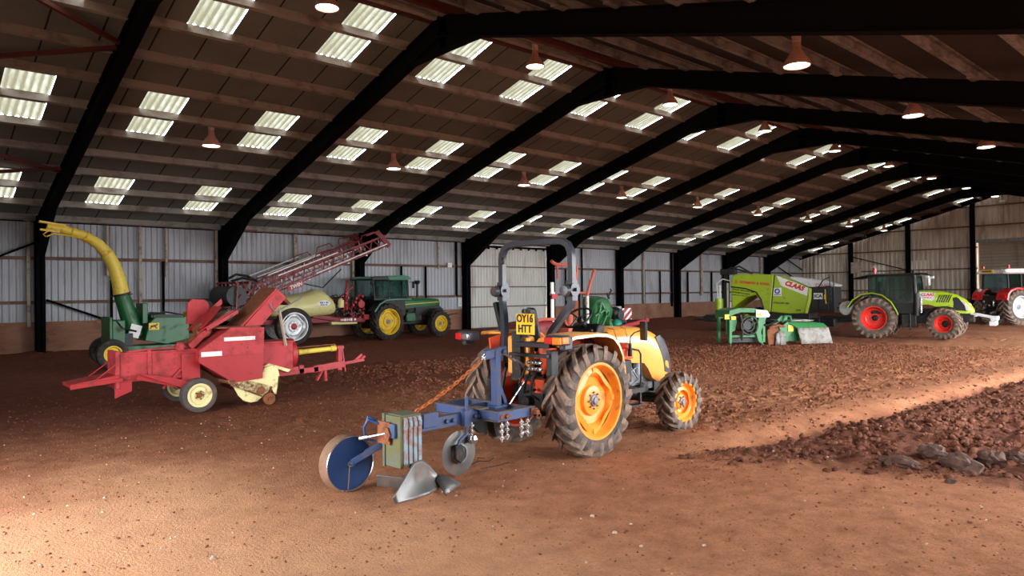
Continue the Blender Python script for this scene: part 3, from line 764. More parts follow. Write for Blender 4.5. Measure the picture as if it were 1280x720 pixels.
def faint_line(m, parent, c, length, h, seed, face='R', tilt=0.):
    """a line of writing too small to read: short strokes of uneven length"""
    r = random.Random(seed); b = MB(); u = -length/2
    while u < length/2:
        w = h*r.uniform(.35, .9)
        hh = h*r.uniform(.7, 1)
        if face == 'R': b.box((c[0]+u+w/2, c[1], c[2]-tilt*(u+w/2)), (w, .006, hh))
        else: b.box((c[0], c[1]-u-w/2, c[2]), (.006, w, hh))
        u += w+h*(.25 if r.random() < .8 else .8)
    return b.build('lettering', m, parent, smooth=0)
# ---------------------------------------------------------------- orange tractor in front
TO = (6.32, 6.418); TH = 4
T = thing('tractor', 'orange open-station tractor with a folding grey roll bar, in the foreground', 'tractor', (*TO, -.01), TH)
wheel(T, 'rear_tyre', (0,-.66,.66), .675, .38, .45, -1, M['orange_rim'], M['tyre'], M['lug'], 19, .055, .40, .072, dish=.045, hub=.075, rot=0)
wheel(T, 'rear_tyre', (0,.66,.66), .675, .38, .45, 1, M['orange_in'], M['tyre'], M['lug'], 19, .055, .40, .072, dish=.045, hub=.075)
wheel(T, 'front_tyre', (2.03,-.67,.405), .42, .27, .275, -1, M['orange_rim'], M['tyre'], M['lug'], 15, .042, .40, .055, dish=.02, lobes=0, hub=.06, bolts=6, rot=math.radians(-3))
wheel(T, 'front_tyre', (2.03,.67,.405), .42, .27, .275, 1, M['orange_rim'], M['tyre'], M['lug'], 15, .042, .40, .055, dish=.02, lobes=0, hub=.06, bolts=6, rot=math.radians(-3))
hw = lambda x: .34 if x < 1.9 else .34-.11*((x-1.9)/.64)**2
b = MB(); S = []
for x, zb, zt in ((.86,1.2,1.40),(.92,1.12,1.46),(1.02,1.05,1.48),(1.2,.99,1.485),(1.45,.97,1.475),(1.70,.95,1.46),(1.80,.86,1.45),(1.90,.72,1.425),(2.03,.66,1.385),(2.17,.655,1.325),(2.31,.66,1.235),(2.42,.67,1.13),(2.50,.68,1.02),(2.54,.70,.92)):
    S.append((x, hw(x), zb, zt, 1))
b.loft(hood_rings(S)); hood = b.build('hood', M['orange'], T, smooth=50)
b = MB()
for s in (-1, 1):
    q = [(1.98,1.30),(2.10,1.325),(2.25,1.25),(2.40,1.10),(2.515,.93),(2.535,.77),(2.47,.735),(2.27,.78),(2.22,.93),(2.12,1.10)]
    b.add([V(x, s*(hw(x)+.004), z) for x, z in q]+[V(x, s*(hw(x)-.02), z) for x, z in q], [tuple(range(10)), tuple(range(10,20))]+[(i, (i+1)%10, (i+1)%10+10, i+10) for i in range(10)])
b.build('side_grille', M['rops'], hood, smooth=0)
b = MB(); b.tube([(1.03,-.345,1.06),(1.03,-.35,1.3),(1.02,-.3,1.455),(1.02,0,1.482),(1.02,.3,1.455),(1.03,.35,1.3)], .004, 6); b.tube([(1.28,-.343,1.0),(1.28,-.35,1.3),(1.28,-.3,1.457),(1.28,0,1.478)], .003, 6); b.build('panel_seam', M['black'], hood)
# engine, transmission, axles
b = MB()
b.span((1.0,-.2,.55),(2.15,.2,1.0)); b.span((1.1,-.27,.62),(1.55,-.18,.86)); b.span((.95,-.12,.5),(1.9,.12,.62))
for i in range(5): b.cyl((1.2+.13*i,-.24,.9),(1.2+.13*i,-.24,1.02),.03)
b.cyl((1.62,-.25,.78),(1.62,-.25,.98),.055); b.cyl((1.75,-.18,.6),(1.75,-.32,.6),.06); b.cyl((1.4,-.2,.74),(1.4,-.31,.74),.075)
b.tube([(1.2,-.29,1.0),(1.4,-.31,.9),(1.6,-.3,.72),(1.75,-.28,.66)], .014, 6); b.tube([(1.15,-.3,.95),(1.3,-.32,.82),(1.55,-.3,.9),(1.7,-.27,.84)], .01, 6); b.tube([(1.1,-.28,.8),(1.35,-.33,.66),(1.7,-.29,.74)], .012, 6)
b.build('engine', M['greym'], T, bevel=.008)
b = MB(); b.span((-.32,-.21,.5),(1.02,.21,.92)); b.span((.6,-.24,.42),(1.2,.24,.62)); b.cyl((-.0,-.5,.66),(0,.5,.66),.13); b.cyl((-.3,0,.62),(-.42,0,.62),.07); b.span((-.38,-.28,.86),(-.1,.28,1.12)); b.build('transmission', M['blackm'], T, bevel=.01)
b = MB(); b.bar((2.03,-.52,.42),(2.03,.52,.42),.14,.13); b.bar((1.2,0,.5),(2.25,0,.5),.26,.14); b.span((2.1,-.22,.5),(2.4,.22,.66))
for s in (-1, 1): b.cyl((2.03,s*.5,.34),(2.03,s*.5,.52),.085); b.cyl((2.03,s*.5,.41),(2.03,s*.62,.41),.1)
b.tube([(1.7,-.2,.5),(1.95,-.45,.47)], .02, 8); b.build('front_axle', M['blackm'], T, bevel=.01)
b = MB(); b.span((.82,-.62,.62),(1.28,-.3,.68)); b.bar((1.24,-.56,.66),(1.24,-.56,.44),.03); b.bar((.95,-.56,.66),(.95,-.56,.44),.03); b.bar((.93,-.56,.45),(1.26,-.56,.45),.1,.02); b.span((.3,-.6,.72),(.95,.6,.76)); b.build('step', M['blackm'], T)
b = MB(); b.span((1.0,-.47,1.05),(1.22,-.33,1.2)); b.cyl((1.1,-.4,1.2),(1.1,-.4,1.27),.075); b.build('air_filter_box', M['orange_in'], T, bevel=.015)
b = MB(); b.span((.98,-.46,.74),(1.2,-.34,1.04)); b.tube([(.98,-.42,.76),(.9,-.4,.66)], .03); b.build('battery_case', M['black'], T, bevel=.015)
# fenders
for s in (-1, 1):
    b = MB(); arch(b, ([(-.66,1.36),(-.6,1.42)] if s < 0 else [])+[(-.4,1.465),(0,1.475),(.22,1.46),(.36,1.42),(.48,1.32),(.56,1.18),(.6,1.02),(.61,.9)], s*.40, s*.80, .05); f = b.build('fender', M['orange'], T, smooth=40)
    b = MB(); q = [(-.62,1.40),(-.4,1.445),(0,1.455),(.22,1.44),(.35,1.40),(.47,1.30),(.55,1.17),(.59,1.0),(.6,.74),(.5,.74),(.5,1.0),(-.55,1.0)]
    b.prism(q, s*.40, s*.425, 'y'); b.build('inner_panel', M['orange_in'], f, smooth=0)
    b = MB(); b.span((-.74,s*.62,1.36),(-.58,s*.88,1.475)); b.span((-.68,s*.78,1.3),(-.52,s*.86,1.45)); lb = b.build('lamp_bracket', M['rops'], T, bevel=.02)
    b = MB(); b.span((-.775,s*.64,1.375),(-.735,s*.76,1.455)); b.build('tail_lamp', M['redlens'] if s < 0 else M['chrome'], lb, bevel=.01)
    b = MB(); b.span((-.775,s*.76,1.375),(-.735,s*.875,1.455)); b.span((-.74,s*.872,1.38),(-.63,s*.885,1.455)); b.build('indicator_lamp', M['amber'] if s < 0 else M['redlens'], lb, bevel=.01)
# roll bar
b = MB()
path = [(-.42,-.37,1.1),(-.40,-.37,1.38),(-.36,-.39,1.48),(-.26,-.50,1.68),(-.21,-.57,1.80),(-.2,-.585,1.88),(-.2,-.585,2.38),(-.2,-.575,2.46),(-.2,-.53,2.535),(-.2,-.46,2.57),(-.2,-.36,2.585)]
full = path+[(x, -y, z) for x, y, z in path[::-1]]
# box section tube
rings = []
pts = [V(p) for p in full]
for i, p in enumerate(pts):
    t = (pts[min(i+1, len(pts)-1)]-pts[max(i-1, 0)]).normalized(); a = V(1,0,0); a = (a-t*a.dot(t)).normalized(); n_ = t.cross(a)
    rings.append([p+a*.04+n_*.032, p+a*.034+n_*.038, p-a*.034+n_*.038, p-a*.04+n_*.032, p-a*.04-n_*.032, p-a*.034-n_*.038, p+a*.034-n_*.038, p+a*.04-n_*.032])
b.loft(rings); rb = b.build('roll_bar', M['rops'], T, smooth=40)
b = MB()
for s in (-1, 1):
    y = s*.585
    b.cyl((-.2,y-.055,1.99),(-.2,y+.055,1.99),.085); b.span((-.25,y-.05,1.86),(-.15,y+.05,2.1)); b.cyl((-.2,y-.09,1.99),(-.2,y+.09,1.99),.022)
    b.lathe([(.001,0),(.06,.005),(.075,.03),(.06,.075),(.001,.08)], (-.29,y,1.98), (-1,s*.1,0), 16)
b.build('pivot_clamp', M['rops'], rb)
b = MB(); b.box((-.24,.6,1.62),(.08,.06,.46), rot=(-.3,0,0)); b.span((-.27,.49,2.33),(-.242,.54,2.42)); b.build('folding_strut', M['black'], rb, bevel=.01)
# number plate and its bracket
b = MB(); b.span((-.72,-.44,1.47),(-.705,-.155,1.715)); pl = b.build('number_plate', M['plate'], T, bevel=.004)
text('OY16', .125, M['ink'], pl, (-.722,-.298,1.655), FACE_B, 'plate_lettering', sx=.86, bold=.004)
text('HTT', .125, M['ink'], pl, (-.722,-.298,1.535), FACE_B, 'plate_lettering', sx=.9, bold=.004)
b = MB(); b.span((-.70,-.2,.95),(-.64,-.06,1.5)); b.bar((-.66,-.3,1.45),(-.66,-.12,1.45),.03); b.cyl((-.66,-.27,1.70),(-.66,-.27,1.77),.045); b.span((-.68,-.35,1.72),(-.6,-.21,1.76)); b.build('plate_bracket', M['black'], T)
b = MB(); b.span((-.62,-.26,.98),(-.5,.1,1.44)); b.build('rear_panel', M['orange'], T, bevel=.03)
# seat
b = MB(); b.box((.12,0,1.2),(.44,.44,.12)); b.prism([(-.18,1.22),(-.08,1.24),(-.10,1.5),(-.15,1.76),(-.21,1.78),(-.23,1.6)], -.21, .21, 'y'); st = b.build('seat', M['black'], T, bevel=.04); st.rotation_euler = (0, 0, math.radians(-38)); st.location = (.0, .02, 0)
b = MB(); b.span((-.3,-.60,1.18),(.35,-.36,1.30)); b.tube([(.3,-.45,1.3),(.33,-.45,1.45)], .012); b.ball((.33,-.45,1.47),.03); b.tube([(.2,-.5,1.3),(.22,-.5,1.42)], .012); b.ball((.22,-.5,1.44),.028); b.build('control_console', M['black'], T, bevel=.02)
b = MB(); b.cyl((1.0,0,1.3),(.66,0,1.6),.04); b.tube(ring_pts((.62,0,1.62),.2,28,(-.6,0,.8)), .015, 8, closed=True)
for k in range(3):
    a = 2*PI*k/3; d = V(-.6,0,.8).normalized(); u = d.cross(V(0,1,0)); b.bar((.62,0,1.62), V(.62,0,1.62)+u*.2*math.cos(a)+V(0,1,0)*.2*math.sin(a), .02, .012)
b.build('steering_wheel', M['black'], T)
b = MB(); b.span((.84,-.3,.8),(1.0,.3,1.42)); b.prism([(.7,1.3),(.9,1.3),(.95,1.52),(.8,1.54)], -.22, .22, 'y'); b.build('dashboard', M['black'], T, bevel=.03)
# rear implement gear: pad, couplers, black boxes
b = MB(); b.span((-.78,-.72,1.33),(-.5,-.2,1.385)); b.span((-.8,-.70,1.22),(-.74,-.1,1.26)); b.span((-.74,-.72,1.02),(-.62,-.64,1.3)); b.tube([(-.7,-.5,1.1),(-.82,-.5,1.0),(-.8,-.45,.8),(-.6,-.4,.7)],.018,6); b.tube([(-.7,-.4,1.1),(-.8,-.38,.95),(-.75,-.3,.8),(-.5,-.25,.8)],.018,6); b.tube([(-.7,-.3,1.1),(-.78,-.25,.9),(-.6,-.15,.85)],.016,6); b.build('rear_valve_cover', M['black'], T, bevel=.02)
b = MB()
for i in range(4):
    for j in range(2):
        b.ball((-.78,-.42-.055*i,1.16-.075*j),.026,(1.6,1,1),10,6)
b.build('hydraulic_coupler', M['chrome'], T)
b = MB()
b.tube([(-.5,.05,1.15),(-.56,0,1.0),(-.55,-.1,.9),(-.45,-.2,.85)], .03, 8); b.span((-.52,-.13,.98),(-.44,.05,1.18)); b.span((-.46,-.36,.75),(-.36,-.2,.92)); b.build('lift_rocker', M['orange_in'], T, bevel=.01)
b = MB()
b.bar((-.15,-.3,.48),(-.98,-.46,.62),.04,.08); b.bar((-.15,.3,.48),(-.98,.4,.62),.04,.08); b.tube([(-.4,-.38,1.02),(-.52,-.40,.56)], .018); b.tube([(-.4,.34,1.02),(-.5,.36,.56)], .018)
b.bar((-.1,-.3,1.05),(-.42,-.4,1.05),.05,.06); b.bar((-.1,.3,1.05),(-.42,.36,1.05),.05,.06)
b.cyl((-1.02,-.53,.62),(-.96,-.4,.62),.045); b.tube(ring_pts((-1.0,-.6,.6),.035,12,(0,1,0)), .01, 6, closed=True)
b.build('lower_link', M['blackm'], T)
b = MB(); b.tube([(-1.1,-.3,1.28),(-.95,-.3,1.215)], .012); b.tube([(-.95,-.3,1.215),(-.52,-.25,1.0)], .024); b.tube([(-.52,-.25,1.0),(-.36,-.2,.93)], .012); b.tube([(-.62,-.3,1.04),(-1.01,-.3,.68)], .01); b.build('top_link', M['chrome'], T)
# mirror and grab rail
b = MB(); b.tube([(1.23,-.40,.66),(1.25,-.56,.70),(1.26,-.565,.8),(1.26,-.565,1.12),(1.22,-.56,1.17),(1.1,-.5,1.2)], .013, 8); b.build('grab_rail', M['black'], T)
b = MB(); b.cyl((1.08,-.52,1.1),(1.08,-.52,1.2),.03); b.cyl((1.08,-.52,1.2),(1.08,-.52,1.27),.022); b.tube([(1.08,-.52,1.27),(1.08,-.53,1.36),(1.12,-.56,1.41),(1.22,-.6,1.44)], .009, 8); b.box((1.27,-.61,1.43),(.035,.15,.25), rot=(0,0,-.5)); b.ball((1.29,-.63,1.6),.02,(.5,.5,1.4),8,6); b.build('mirror', M['black'], T, bevel=.012)

# ---------------------------------------------------------------- blue plough behind it
def toworld(x, y, z=0):
    h = math.radians(TH); return (TO[0]+x*math.cos(h)-y*math.sin(h), TO[1]+x*math.sin(h)+y*math.cos(h), z)
AX, AY = -2.3, -.3
P = thing('plough', 'blue single-furrow mounted plough with a stack of weights, hitched behind the orange tractor', 'plough', toworld(AX, AY, 0), TH)
def pb(mb, name, m, parent=P, **k):
    o = mb.build(name, m, parent, **k)
    if parent is P: o.location = (-AX, -AY, 0)
    return o
b = MB(); b.bar((-2.62,-.27,.61),(-1.4,-.27,.62),.08,.12); b.bar((-2.26,-.315,.66),(-2.06,-.315,.66),.02,.15); b.bar((-2.62,-.27,.61),(-2.5,-.27,.61),.1,.14)
for x in (-1.95,-1.86,-1.55,-1.5): b.cyl((x,-.34,.62),(x,-.2,.62),.025,n=6)
pb(b, 'main_beam', M['blue'], bevel=.006)
b = MB(); b.span((-1.49,-.60,.59),(-1.46,.42,.68)); b.span((-1.0,-.62,.59),(-.97,.42,.68)); b.span((-1.49,-.62,.58),(-.93,-.59,.68)); b.span((-1.49,.39,.59),(-.97,.42,.68)); b.span((-1.45,.06,.62),(-1.0,.09,.67)); fr_ = pb(b, 'cross_frame', M['blue'], bevel=.004)
b = MB(); b.span((-1.495,-.62,.680),(-1.43,.43,.687)); b.span((-1.03,-.63,.680),(-.96,.43,.687)); b.span((-1.49,-.635,.681),(-.92,-.57,.688)); b.span((-1.49,.36,.681),(-.97,.43,.688)); b.span((-1.51,-.62,.581),(-1.42,.43,.588)); b.span((-1.52,-.36,.688),(-1.38,-.18,.70)); b.build('frame_flange', mat('scraped_blue_paint', (96,86,82), .6, .2, dirt=.5, dirtc=(126,98,84), dscale=10), fr_)
b = MB(); b.span((-1.0,-.645,.6),(-.9,-.55,.67)); b.box((-1.44,-.6,.625),(.05,.06,.06)); b.cyl((-1.36,-.64,.63),(-1.36,-.55,.63),.03,n=6); b.cyl((-.95,-.7,.63),(-.95,-.5,.63),.03); b.tube(ring_pts((-.92,-.68,.58),.03,12,(0,1,.3)), .009, 6, closed=True); pb(b, 'hitch_pin', M['rust'], bevel=.004)
b = MB(); b.span((-1.20,-.31,.68),(-1.13,-.29,1.33)); b.span((-1.20,-.24,.68),(-1.13,-.22,1.33)); b.span((-1.21,-.31,.68),(-1.19,-.22,1.31)); b.span((-1.25,-.33,.66),(-1.06,-.2,.69)); b.bar((-1.36,-.27,1.26),(-1.02,-.27,1.30),.05,.1); b.cyl((-1.08,-.34,1.29),(-1.08,-.2,1.29),.025); b.bar((-1.04,-.265,.7),(-1.16,-.265,.95),.06,.05); pb(b, 'headstock', M['blue'], bevel=.006)
# clamps and bolts below the frame
b = MB()
for x, y in ((-1.42,-.6),(-1.30,-.56),(-1.12,-.6),(-1.02,-.6),(-1.62,-.34)):
    b.cyl((x,y,.36),(x,y,.57),.012,n=6)
    for z in (.39,.46,.52): b.cyl((x,y,z),(x,y,z+.025),.028,n=6)
b.bar((-1.12,-.6,.50),(-1.02,-.6,.50),.03,.02); b.bar((-1.12,-.6,.42),(-1.02,-.6,.42),.03,.02); b.lathe([(.001,0),(.05,.01),(.06,.05),(.045,.09),(.001,.1)], (-1.62,-.36,.34), (0,0,1), 14)
pb(b, 'clamp_bolt', M['chrome'])
b = MB(); b.prism([(-1.62,.57),(-1.36,.57),(-1.34,.40),(-1.45,.42)], -.3, -.24, 'y'); b.bar((-1.3,-.3,.56),(-1.25,-.3,.36),.12,.04); pb(b, 'bracket_plate', M['blackm'])
# weights: four slabs
for i in range(4):
    b = MB(); x = -2.55+.0575*i
    b.box((x+.028,-.235,.505),(.054,.26,.49)); b.box((x+.028,-.372,.505),(.046,.02,.45)); b.box((x+.028,-.385,.67),(.04,.02,.06))
    pb(b, 'weight', mat('chipped_blue_white_paint', (150,170,180), .7, dirt=.55, dirtc=(156,92,60), dscale=11) if i == 0 else bpy.data.materials['chipped_blue_white_paint'], bevel=.008)
b = MB(); b.span((-2.585,-.37,.25),(-2.555,-.10,.755)); b.span((-2.6,-.13,.24),(-2.57,-.09,.77)); b.span((-2.56,-.37,.74),(-2.33,-.1,.765)); pb(b, 'weight_end_plate', mat('mossy_olive_paint', (98,96,52), .8, dirt=.6, dirtc=(92,100,98), dscale=8), bevel=.006)
b = MB(); b.cyl((-2.62,-.2,.575),(-2.64,-.2,.575),.075,n=6); b.box((-2.61,-.14,.58),(.02,.2,.22)); pb(b, 'adjuster_plate', M['rust'])
b = MB(); b.tube([(-2.62,-.2,.58),(-2.72,-.02,.535)], .013); b.tube([(-2.72,-.02,.535),(-2.76,.06,.515)], .02); pb(b, 'adjuster_rod', M['chrome'])
b = MB(); b.tube([(-2.62,-.06,.66),(-2.68,.02,.70),(-2.71,.06,.62),(-2.70,.05,.5),(-2.64,-.02,.48)], .014, 8); b.tube([(-2.6,0,.68),(-2.65,.07,.72),(-2.68,.1,.6)], .014, 8); pb(b, 'handle', M['bluewheel'])
# depth wheel
b = MB(); b.bar((-2.5,-.08,.48),(-2.84,.085,.29),.03,.06); b.bar((-2.5,-.04,.48),(-2.7,.06,.37),.04,.04); b.cyl((-2.83,.06,.28),(-2.83,.26,.27),.022); pb(b, 'wheel_arm', M['blue'], bevel=.005)
b = MB(); b.lathe([(.27,-.07),(.275,-.07),(.275,.07),(.262,.07),(.262,-.0),(.262,-.066)], (0,0,0), n=56, closed=True); dw = pb(b, 'depth_wheel', M['tread'], smooth=40); dw.location = (-2.83-AX, .19-AY, .27); dw.rotation_euler = (0,0,0)
b = MB(); b.lathe([(.262,-.060),(.25,-.052),(.12,-.040),(.06,-.02),(.001,-.02),(.001,-.012),(.06,-.012),(.12,-.03),(.25,-.044),(.262,-.052)], n=48); w_ = b.build('wheel_disc', M['bluewheel'], dw, smooth=40); w_['label'] = 'blue wheel disc'
b = MB(); b.tube(ring_pts((0,-.072,0),.269,56,(0,1,0)), .007, 6, closed=True); b.bar((-.03,-.062,-.25),(-.01,-.06,-.03),.012,.008,(0,1,0)); b.cyl((0,-.08,0),(0,-.02,0),.035); b.build('wheel_edge', M['chrome'], dw)
# disc coulter
b = MB(); b.lathe([(.235,0),(.2,-.006),(.1,-.01),(.075,-.02),(.001,-.022),(.001,.022),(.075,.02),(.1,.01),(.2,.006)], (0,0,0), (0,1,0), 48); dc = pb(b, 'disc_coulter', M['steel'], smooth=50); dc.location = (-1.76-AX, -.29-AY, .255)
b = MB(); b.lathe([(.11,-.012),(.105,-.03),(.08,-.034),(.075,-.02)], n=28, closed=True); b.cyl((0,-.05,0),(0,0,0),.03); b.build('coulter_hub', M['greym'], dc)
b = MB(); b.tube([(-1.70,-.35,.84),(-1.70,-.35,.5),(-1.71,-.35,.45),(-1.80,-.35,.40),(-1.84,-.35,.32),(-1.82,-.35,.26)], .018, 8); b.box((-1.70,-.34,.62),(.09,.07,.16)); b.tube([(-1.6,-.25,.68),(-1.6,-.25,.84)], .014); b.box((-1.6,-.25,.67),(.1,.1,.05)); pb(b, 'coulter_stem', M['blue'])
b = MB(); b.prism([(-1.87,.36),(-1.78,.36),(-1.72,.22),(-1.80,.16),(-1.87,.22)], -.37, -.32, 'y'); pb(b, 'coulter_bracket', M['blackm'], bevel=.008)
# mouldboard, share, landside
def mould(u, v):
    """u: 0 tip side .. 1 tail, v: 0 bottom .. 1 top"""
    base = [V(-2.16,-.50,.03), V(-2.28,-.56,.03), V(-2.45,-.64,.03), V(-2.68,-.69,.035), V(-2.90,-.71,.05)]
    top = [V(-2.20,-.45,.14), V(-2.30,-.46,.25), V(-2.43,-.50,.335), V(-2.56,-.55,.34), V(-2.93,-.71,.11)]
    f = u*4; i = min(int(f), 3); t = f-i
    a = base[i].lerp(base[i+1], t); c = top[i].lerp(top[i+1], t)
    p = a.lerp(c, v); bow = math.sin(PI*v)*.05*math.sin(PI*min(1, u*1.05+.05))
    return p+V(.25, .9, -.2).normalized()*bow
b = MB(); b.grid([[mould(i/24, j/12) for j in range(13)] for i in range(25)]); pb(b, 'mouldboard', M['steel'], smooth=60, solid=.012)
b = MB(); b.grid([[V(-1.94,-.525,0), V(-1.955,-.50,.02), V(-1.97,-.47,.04)],[V(-2.06,-.58,0), V(-2.06,-.52,.06), V(-2.08,-.45,.10)],[V(-2.18,-.64,0), V(-2.19,-.55,.07), V(-2.2,-.46,.13)],[V(-2.30,-.70,0), V(-2.27,-.60,.05), V(-2.25,-.50,.10)]]); pb(b, 'share', M['steel'], smooth=60, solid=.012)
b = MB(); b.bar((-2.44,-.42,.09),(-2.69,-.12,.12),.02,.13, (-.3,-.3,1)); pb(b, 'landside', M['steel'], bevel=.003)
b = MB(); b.bar((-2.40,-.42,.12),(-2.42,-.35,.3),.05,.10,(1,0,0)); b.bar((-2.44,-.40,.22),(-2.38,-.46,.12),.06,.06); b.bar((-2.42,-.35,.3),(-2.4,-.28,.56),.05,.1,(1,0,0)); pb(b, 'plough_leg', M['blackm'])
# rusty chain
b = MB(); p0 = V(-2.33,-.29,.77); p1 = V(-1.40,-.28,1.22); nL = 21
for i in range(nL):
    t0 = i/nL; c = p0.lerp(p1, t0+.5/nL)-V(0,0,.035*math.sin(PI*(t0+.5/nL))); d = (p1-p0).normalized(); side = V(0,1,0) if i % 2 else d.cross(V(0,1,0)).normalized()
    L_ = (p1-p0).length/nL*.72
    b.tube([c+d*L_*math.cos(a)+side*.015*math.sin(a) for a in [2*PI*k/10 for k in range(10)]], .0068, 6, closed=True)
pb(b, 'chain', M['rustchain'], smooth=60)
b = MB(); b.tube([(-1.42,-.28,1.215),(-1.34,-.28,1.25)], .016); b.tube(ring_pts((-1.36,-.28,1.25),.03,14,(0,1,0)), .01, 6, closed=True); pb(b, 'shackle', M['chrome'])

# twig
b = MB(); x0, y0 = 4.96, 6.28; b.tube([(x0,y0,.02),(x0+.12,y0+.02,.035),(x0+.25,y0-.02,.02),(x0+.36,y0+.03,.03)], .005, 5); b.tube([(x0+.12,y0+.02,.035),(x0+.18,y0+.1,.05),(x0+.3,y0+.12,.02)], .004, 5); b.tube([(x0-.02,y0-.2,.015),(x0+.2,y0-.24,.02),(x0+.4,y0-.2,.015)], .004, 5)
tag(b.build('twig', M['black']), 'thin dark twig lying on the floor beside the disc of the plough', 'twig')
# ---------------------------------------------------------------- red small-bale baler (left)
BO = (3.98, 12.27)
B = thing('baler', 'faded red square baler with cream pick-up guard, standing alone at the left', 'baler', (*BO, -.01), 0)
wheel(B, 'main_tyre', (0,.11,.31), .315, .2, .19, -1, M['cream'], M['tyre_old'], M['tyre_old'], 0, dish=.02, lobes=0, hub=.05, bolts=5, hubm=M['rust'])
wheel(B, 'main_tyre', (.15,1.75,.31), .315, .2, .19, 1, M['cream'], M['tyre_old'], M['tyre_old'], 0, dish=.02, lobes=0, hub=.05, bolts=5, hubm=M['rust'])
b = MB(); b.cyl((.0,.1,.31),(.15,1.75,.31),.04); b.span((-.06,.25,.28),(.1,.4,.5)); b.build('axle', M['reddark'], B)
# bale chamber with the long ramp at its rear end
b = MB(); b.span((-1.16,.35,.62),(.1,.83,1.06)); b.span((-1.18,.33,1.04),(.1,.36,1.075)); b.span((-1.18,.33,.60),(.1,.36,.63)); b.span((-.72,.325,.60),(-.66,.36,1.1)); b.span((-1.19,.32,.50),(-1.13,.86,1.1))
for x in (-1.0,-.3,-.05):
    for z in (.68,.76,.84,.92,1.0): b.cyl((x,.335,z),(x,.355,z),.012,n=6)
b.build('bale_chamber', M['redpink'], B, bevel=.006)
b = MB(); b.prism([(-1.82,.585),(-1.15,.68),(-1.15,.73),(-1.82,.635)], .28, .9, 'y'); b.prism([(-1.82,.56),(-1.1,.62),(-1.1,.68),(-1.82,.635)], .26, .29, 'y'); b.tube([(-1.5,.3,.65),(-1.12,.33,.95)], .012); b.tube([(-1.5,.88,.65),(-1.12,.85,.95)], .012); b.prism([(-1.2,.35),(-.95,.45),(-.95,.62),(-1.2,.62)], .34, .37, 'y'); b.build('bale_ramp', M['red'], B, bevel=.004)
b = MB(); b.prism([(-.9,.74),(-.75,.66),(.02,.34),(.02,.50),(-.35,.62)], .16, .22, 'y'); b.bar((-.5,.3,.45),(-.2,.34,.75),.04); b.bar((-.9,.25,.68),(-.3,.22,.5),.05,.08); b.build('frame_beam', M['red'], B, bevel=.005)
b = MB(); b.cyl((-.22,.3,1.12),(-.22,.4,1.12),.07,n=10); b.cyl((-.22,.28,1.12),(-.22,.3,1.12),.03)
for k in range(6): b.box((-.22+.065*math.cos(k*PI/3),.33,1.12+.065*math.sin(k*PI/3)),(.03,.06,.03))
b.bar((-1.0,.4,1.08),(.05,.42,1.14),.03); b.bar((-.05,.38,1.1),(.25,.4,1.38),.08,.1); b.build('tension_wheel', M['redpink'], B, bevel=.004)
# knotter deck and main body
b = MB(); b.prism([(.02,.86),(.03,1.05),(.57,1.42),(1.16,1.40),(1.12,.50),(.66,.47),(.56,.49)], .14, .95, 'y'); body = b.build('body', M['redpink'], B, bevel=.01)
b = MB(); b.prism([(.015,.85),(.015,.93),(1.13,.93),(1.11,.49),(.66,.46),(.56,.48)], .125, .15, 'y'); l_ = b.build('lower_panel', M['red'], body, bevel=.004); l_['label'] = 'darker red lower side panel'
b = MB(); b.span((.44,.118,1.185),(.98,.142,1.25)); b.span((.06,.118,.94),(.40,.142,1.02)); b.build('white_stripe', M['white'], body)
b = MB()
for x, z in ((.2,1.1),(.5,1.33),(.7,1.33),(.9,1.33),(1.08,1.33),(.3,1.0),(.6,1.05),(.85,1.05),(1.05,1.1),(.6,1.3),(.75,1.12)): b.cyl((x,.128,z),(x,.142,z),.014,n=6)
b.build('rivet', M['rust'], body)
b = MB(); b.span((-.2,.3,.5),(.1,.95,1.0)); b.span((-.28,.36,.95),(.12,.9,1.02)); b.span((.1,.16,1.02),(.14,.2,1.1)); b.build('side_box', M['red'], B, bevel=.01)
# raised covers and the feed hood on top
b = MB()
A0, A1 = V(.12,.42,1.40), V(.62,.36,1.62)
b.add([(.10,.30,1.42),(.48,.28,1.78),(.50,.30,1.80),(.14,.31,1.41),(.10,.75,1.42),(.48,.75,1.78)], [(0,1,2,3),(0,4,5,1)])
b.prism([(.10,1.38),(.56,1.76),(.54,1.80),(.08,1.42)], .78, .82, 'y'); b.prism([(.22,1.36),(.76,1.66),(.74,1.72),(.2,1.42)], .30, .34, 'y'); b.prism([(.10,1.36),(.68,1.70),(.67,1.715),(.09,1.375)], .30, .82, 'y')
b.prism([(.06,1.37),(.22,1.37),(.68,1.83),(.66,1.92)], .86, .90, 'y'); b.build('knotter_cover', M['red'], B, bevel=.003)
b = MB(); b.prism([(.14,1.385),(.64,1.69),(.63,1.70),(.13,1.395)], .36, .77, 'y'); b.build('cover_lining', M['wood'], B)
b = MB(); b.prism([(.1,1.48),(.12,1.84),(.2,1.92),(.42,1.90),(.5,1.8),(.46,1.44)], 1.0, 1.06, 'y'); b.build('shield', M['redpink'], B, bevel=.005)
b = MB(); b.span((.35,.2,1.40),(1.12,.9,1.425)); b.cyl((.2,.4,1.38),(.2,.6,1.38),.13); b.bar((-.15,.5,1.1),(.2,.5,1.36),.1,.06); b.build('top_deck', M['rust'], B, bevel=.004)
b = MB()
q = [(.86,1.42),(1.48,2.08),(1.66,1.93),(1.18,1.43)]
b.prism(q, .32, .36, 'y'); b.prism(q, 1.0, 1.04, 'y'); b.prism([(.80,1.42),(1.46,2.10),(1.48,2.08),(.84,1.42)], .32, 1.04, 'y'); fh = b.build('feed_hood', M['redpink'], B, bevel=.004)
b = MB(); b.prism([(.80,1.43),(1.45,2.11),(1.455,2.105),(.81,1.43)], .35, 1.01, 'y'); b.prism([(1.45,2.1),(1.78,1.82),(1.74,1.78),(1.42,2.06)], .4, .95, 'y'); b.build('hood_lining', M['rust'], fh)
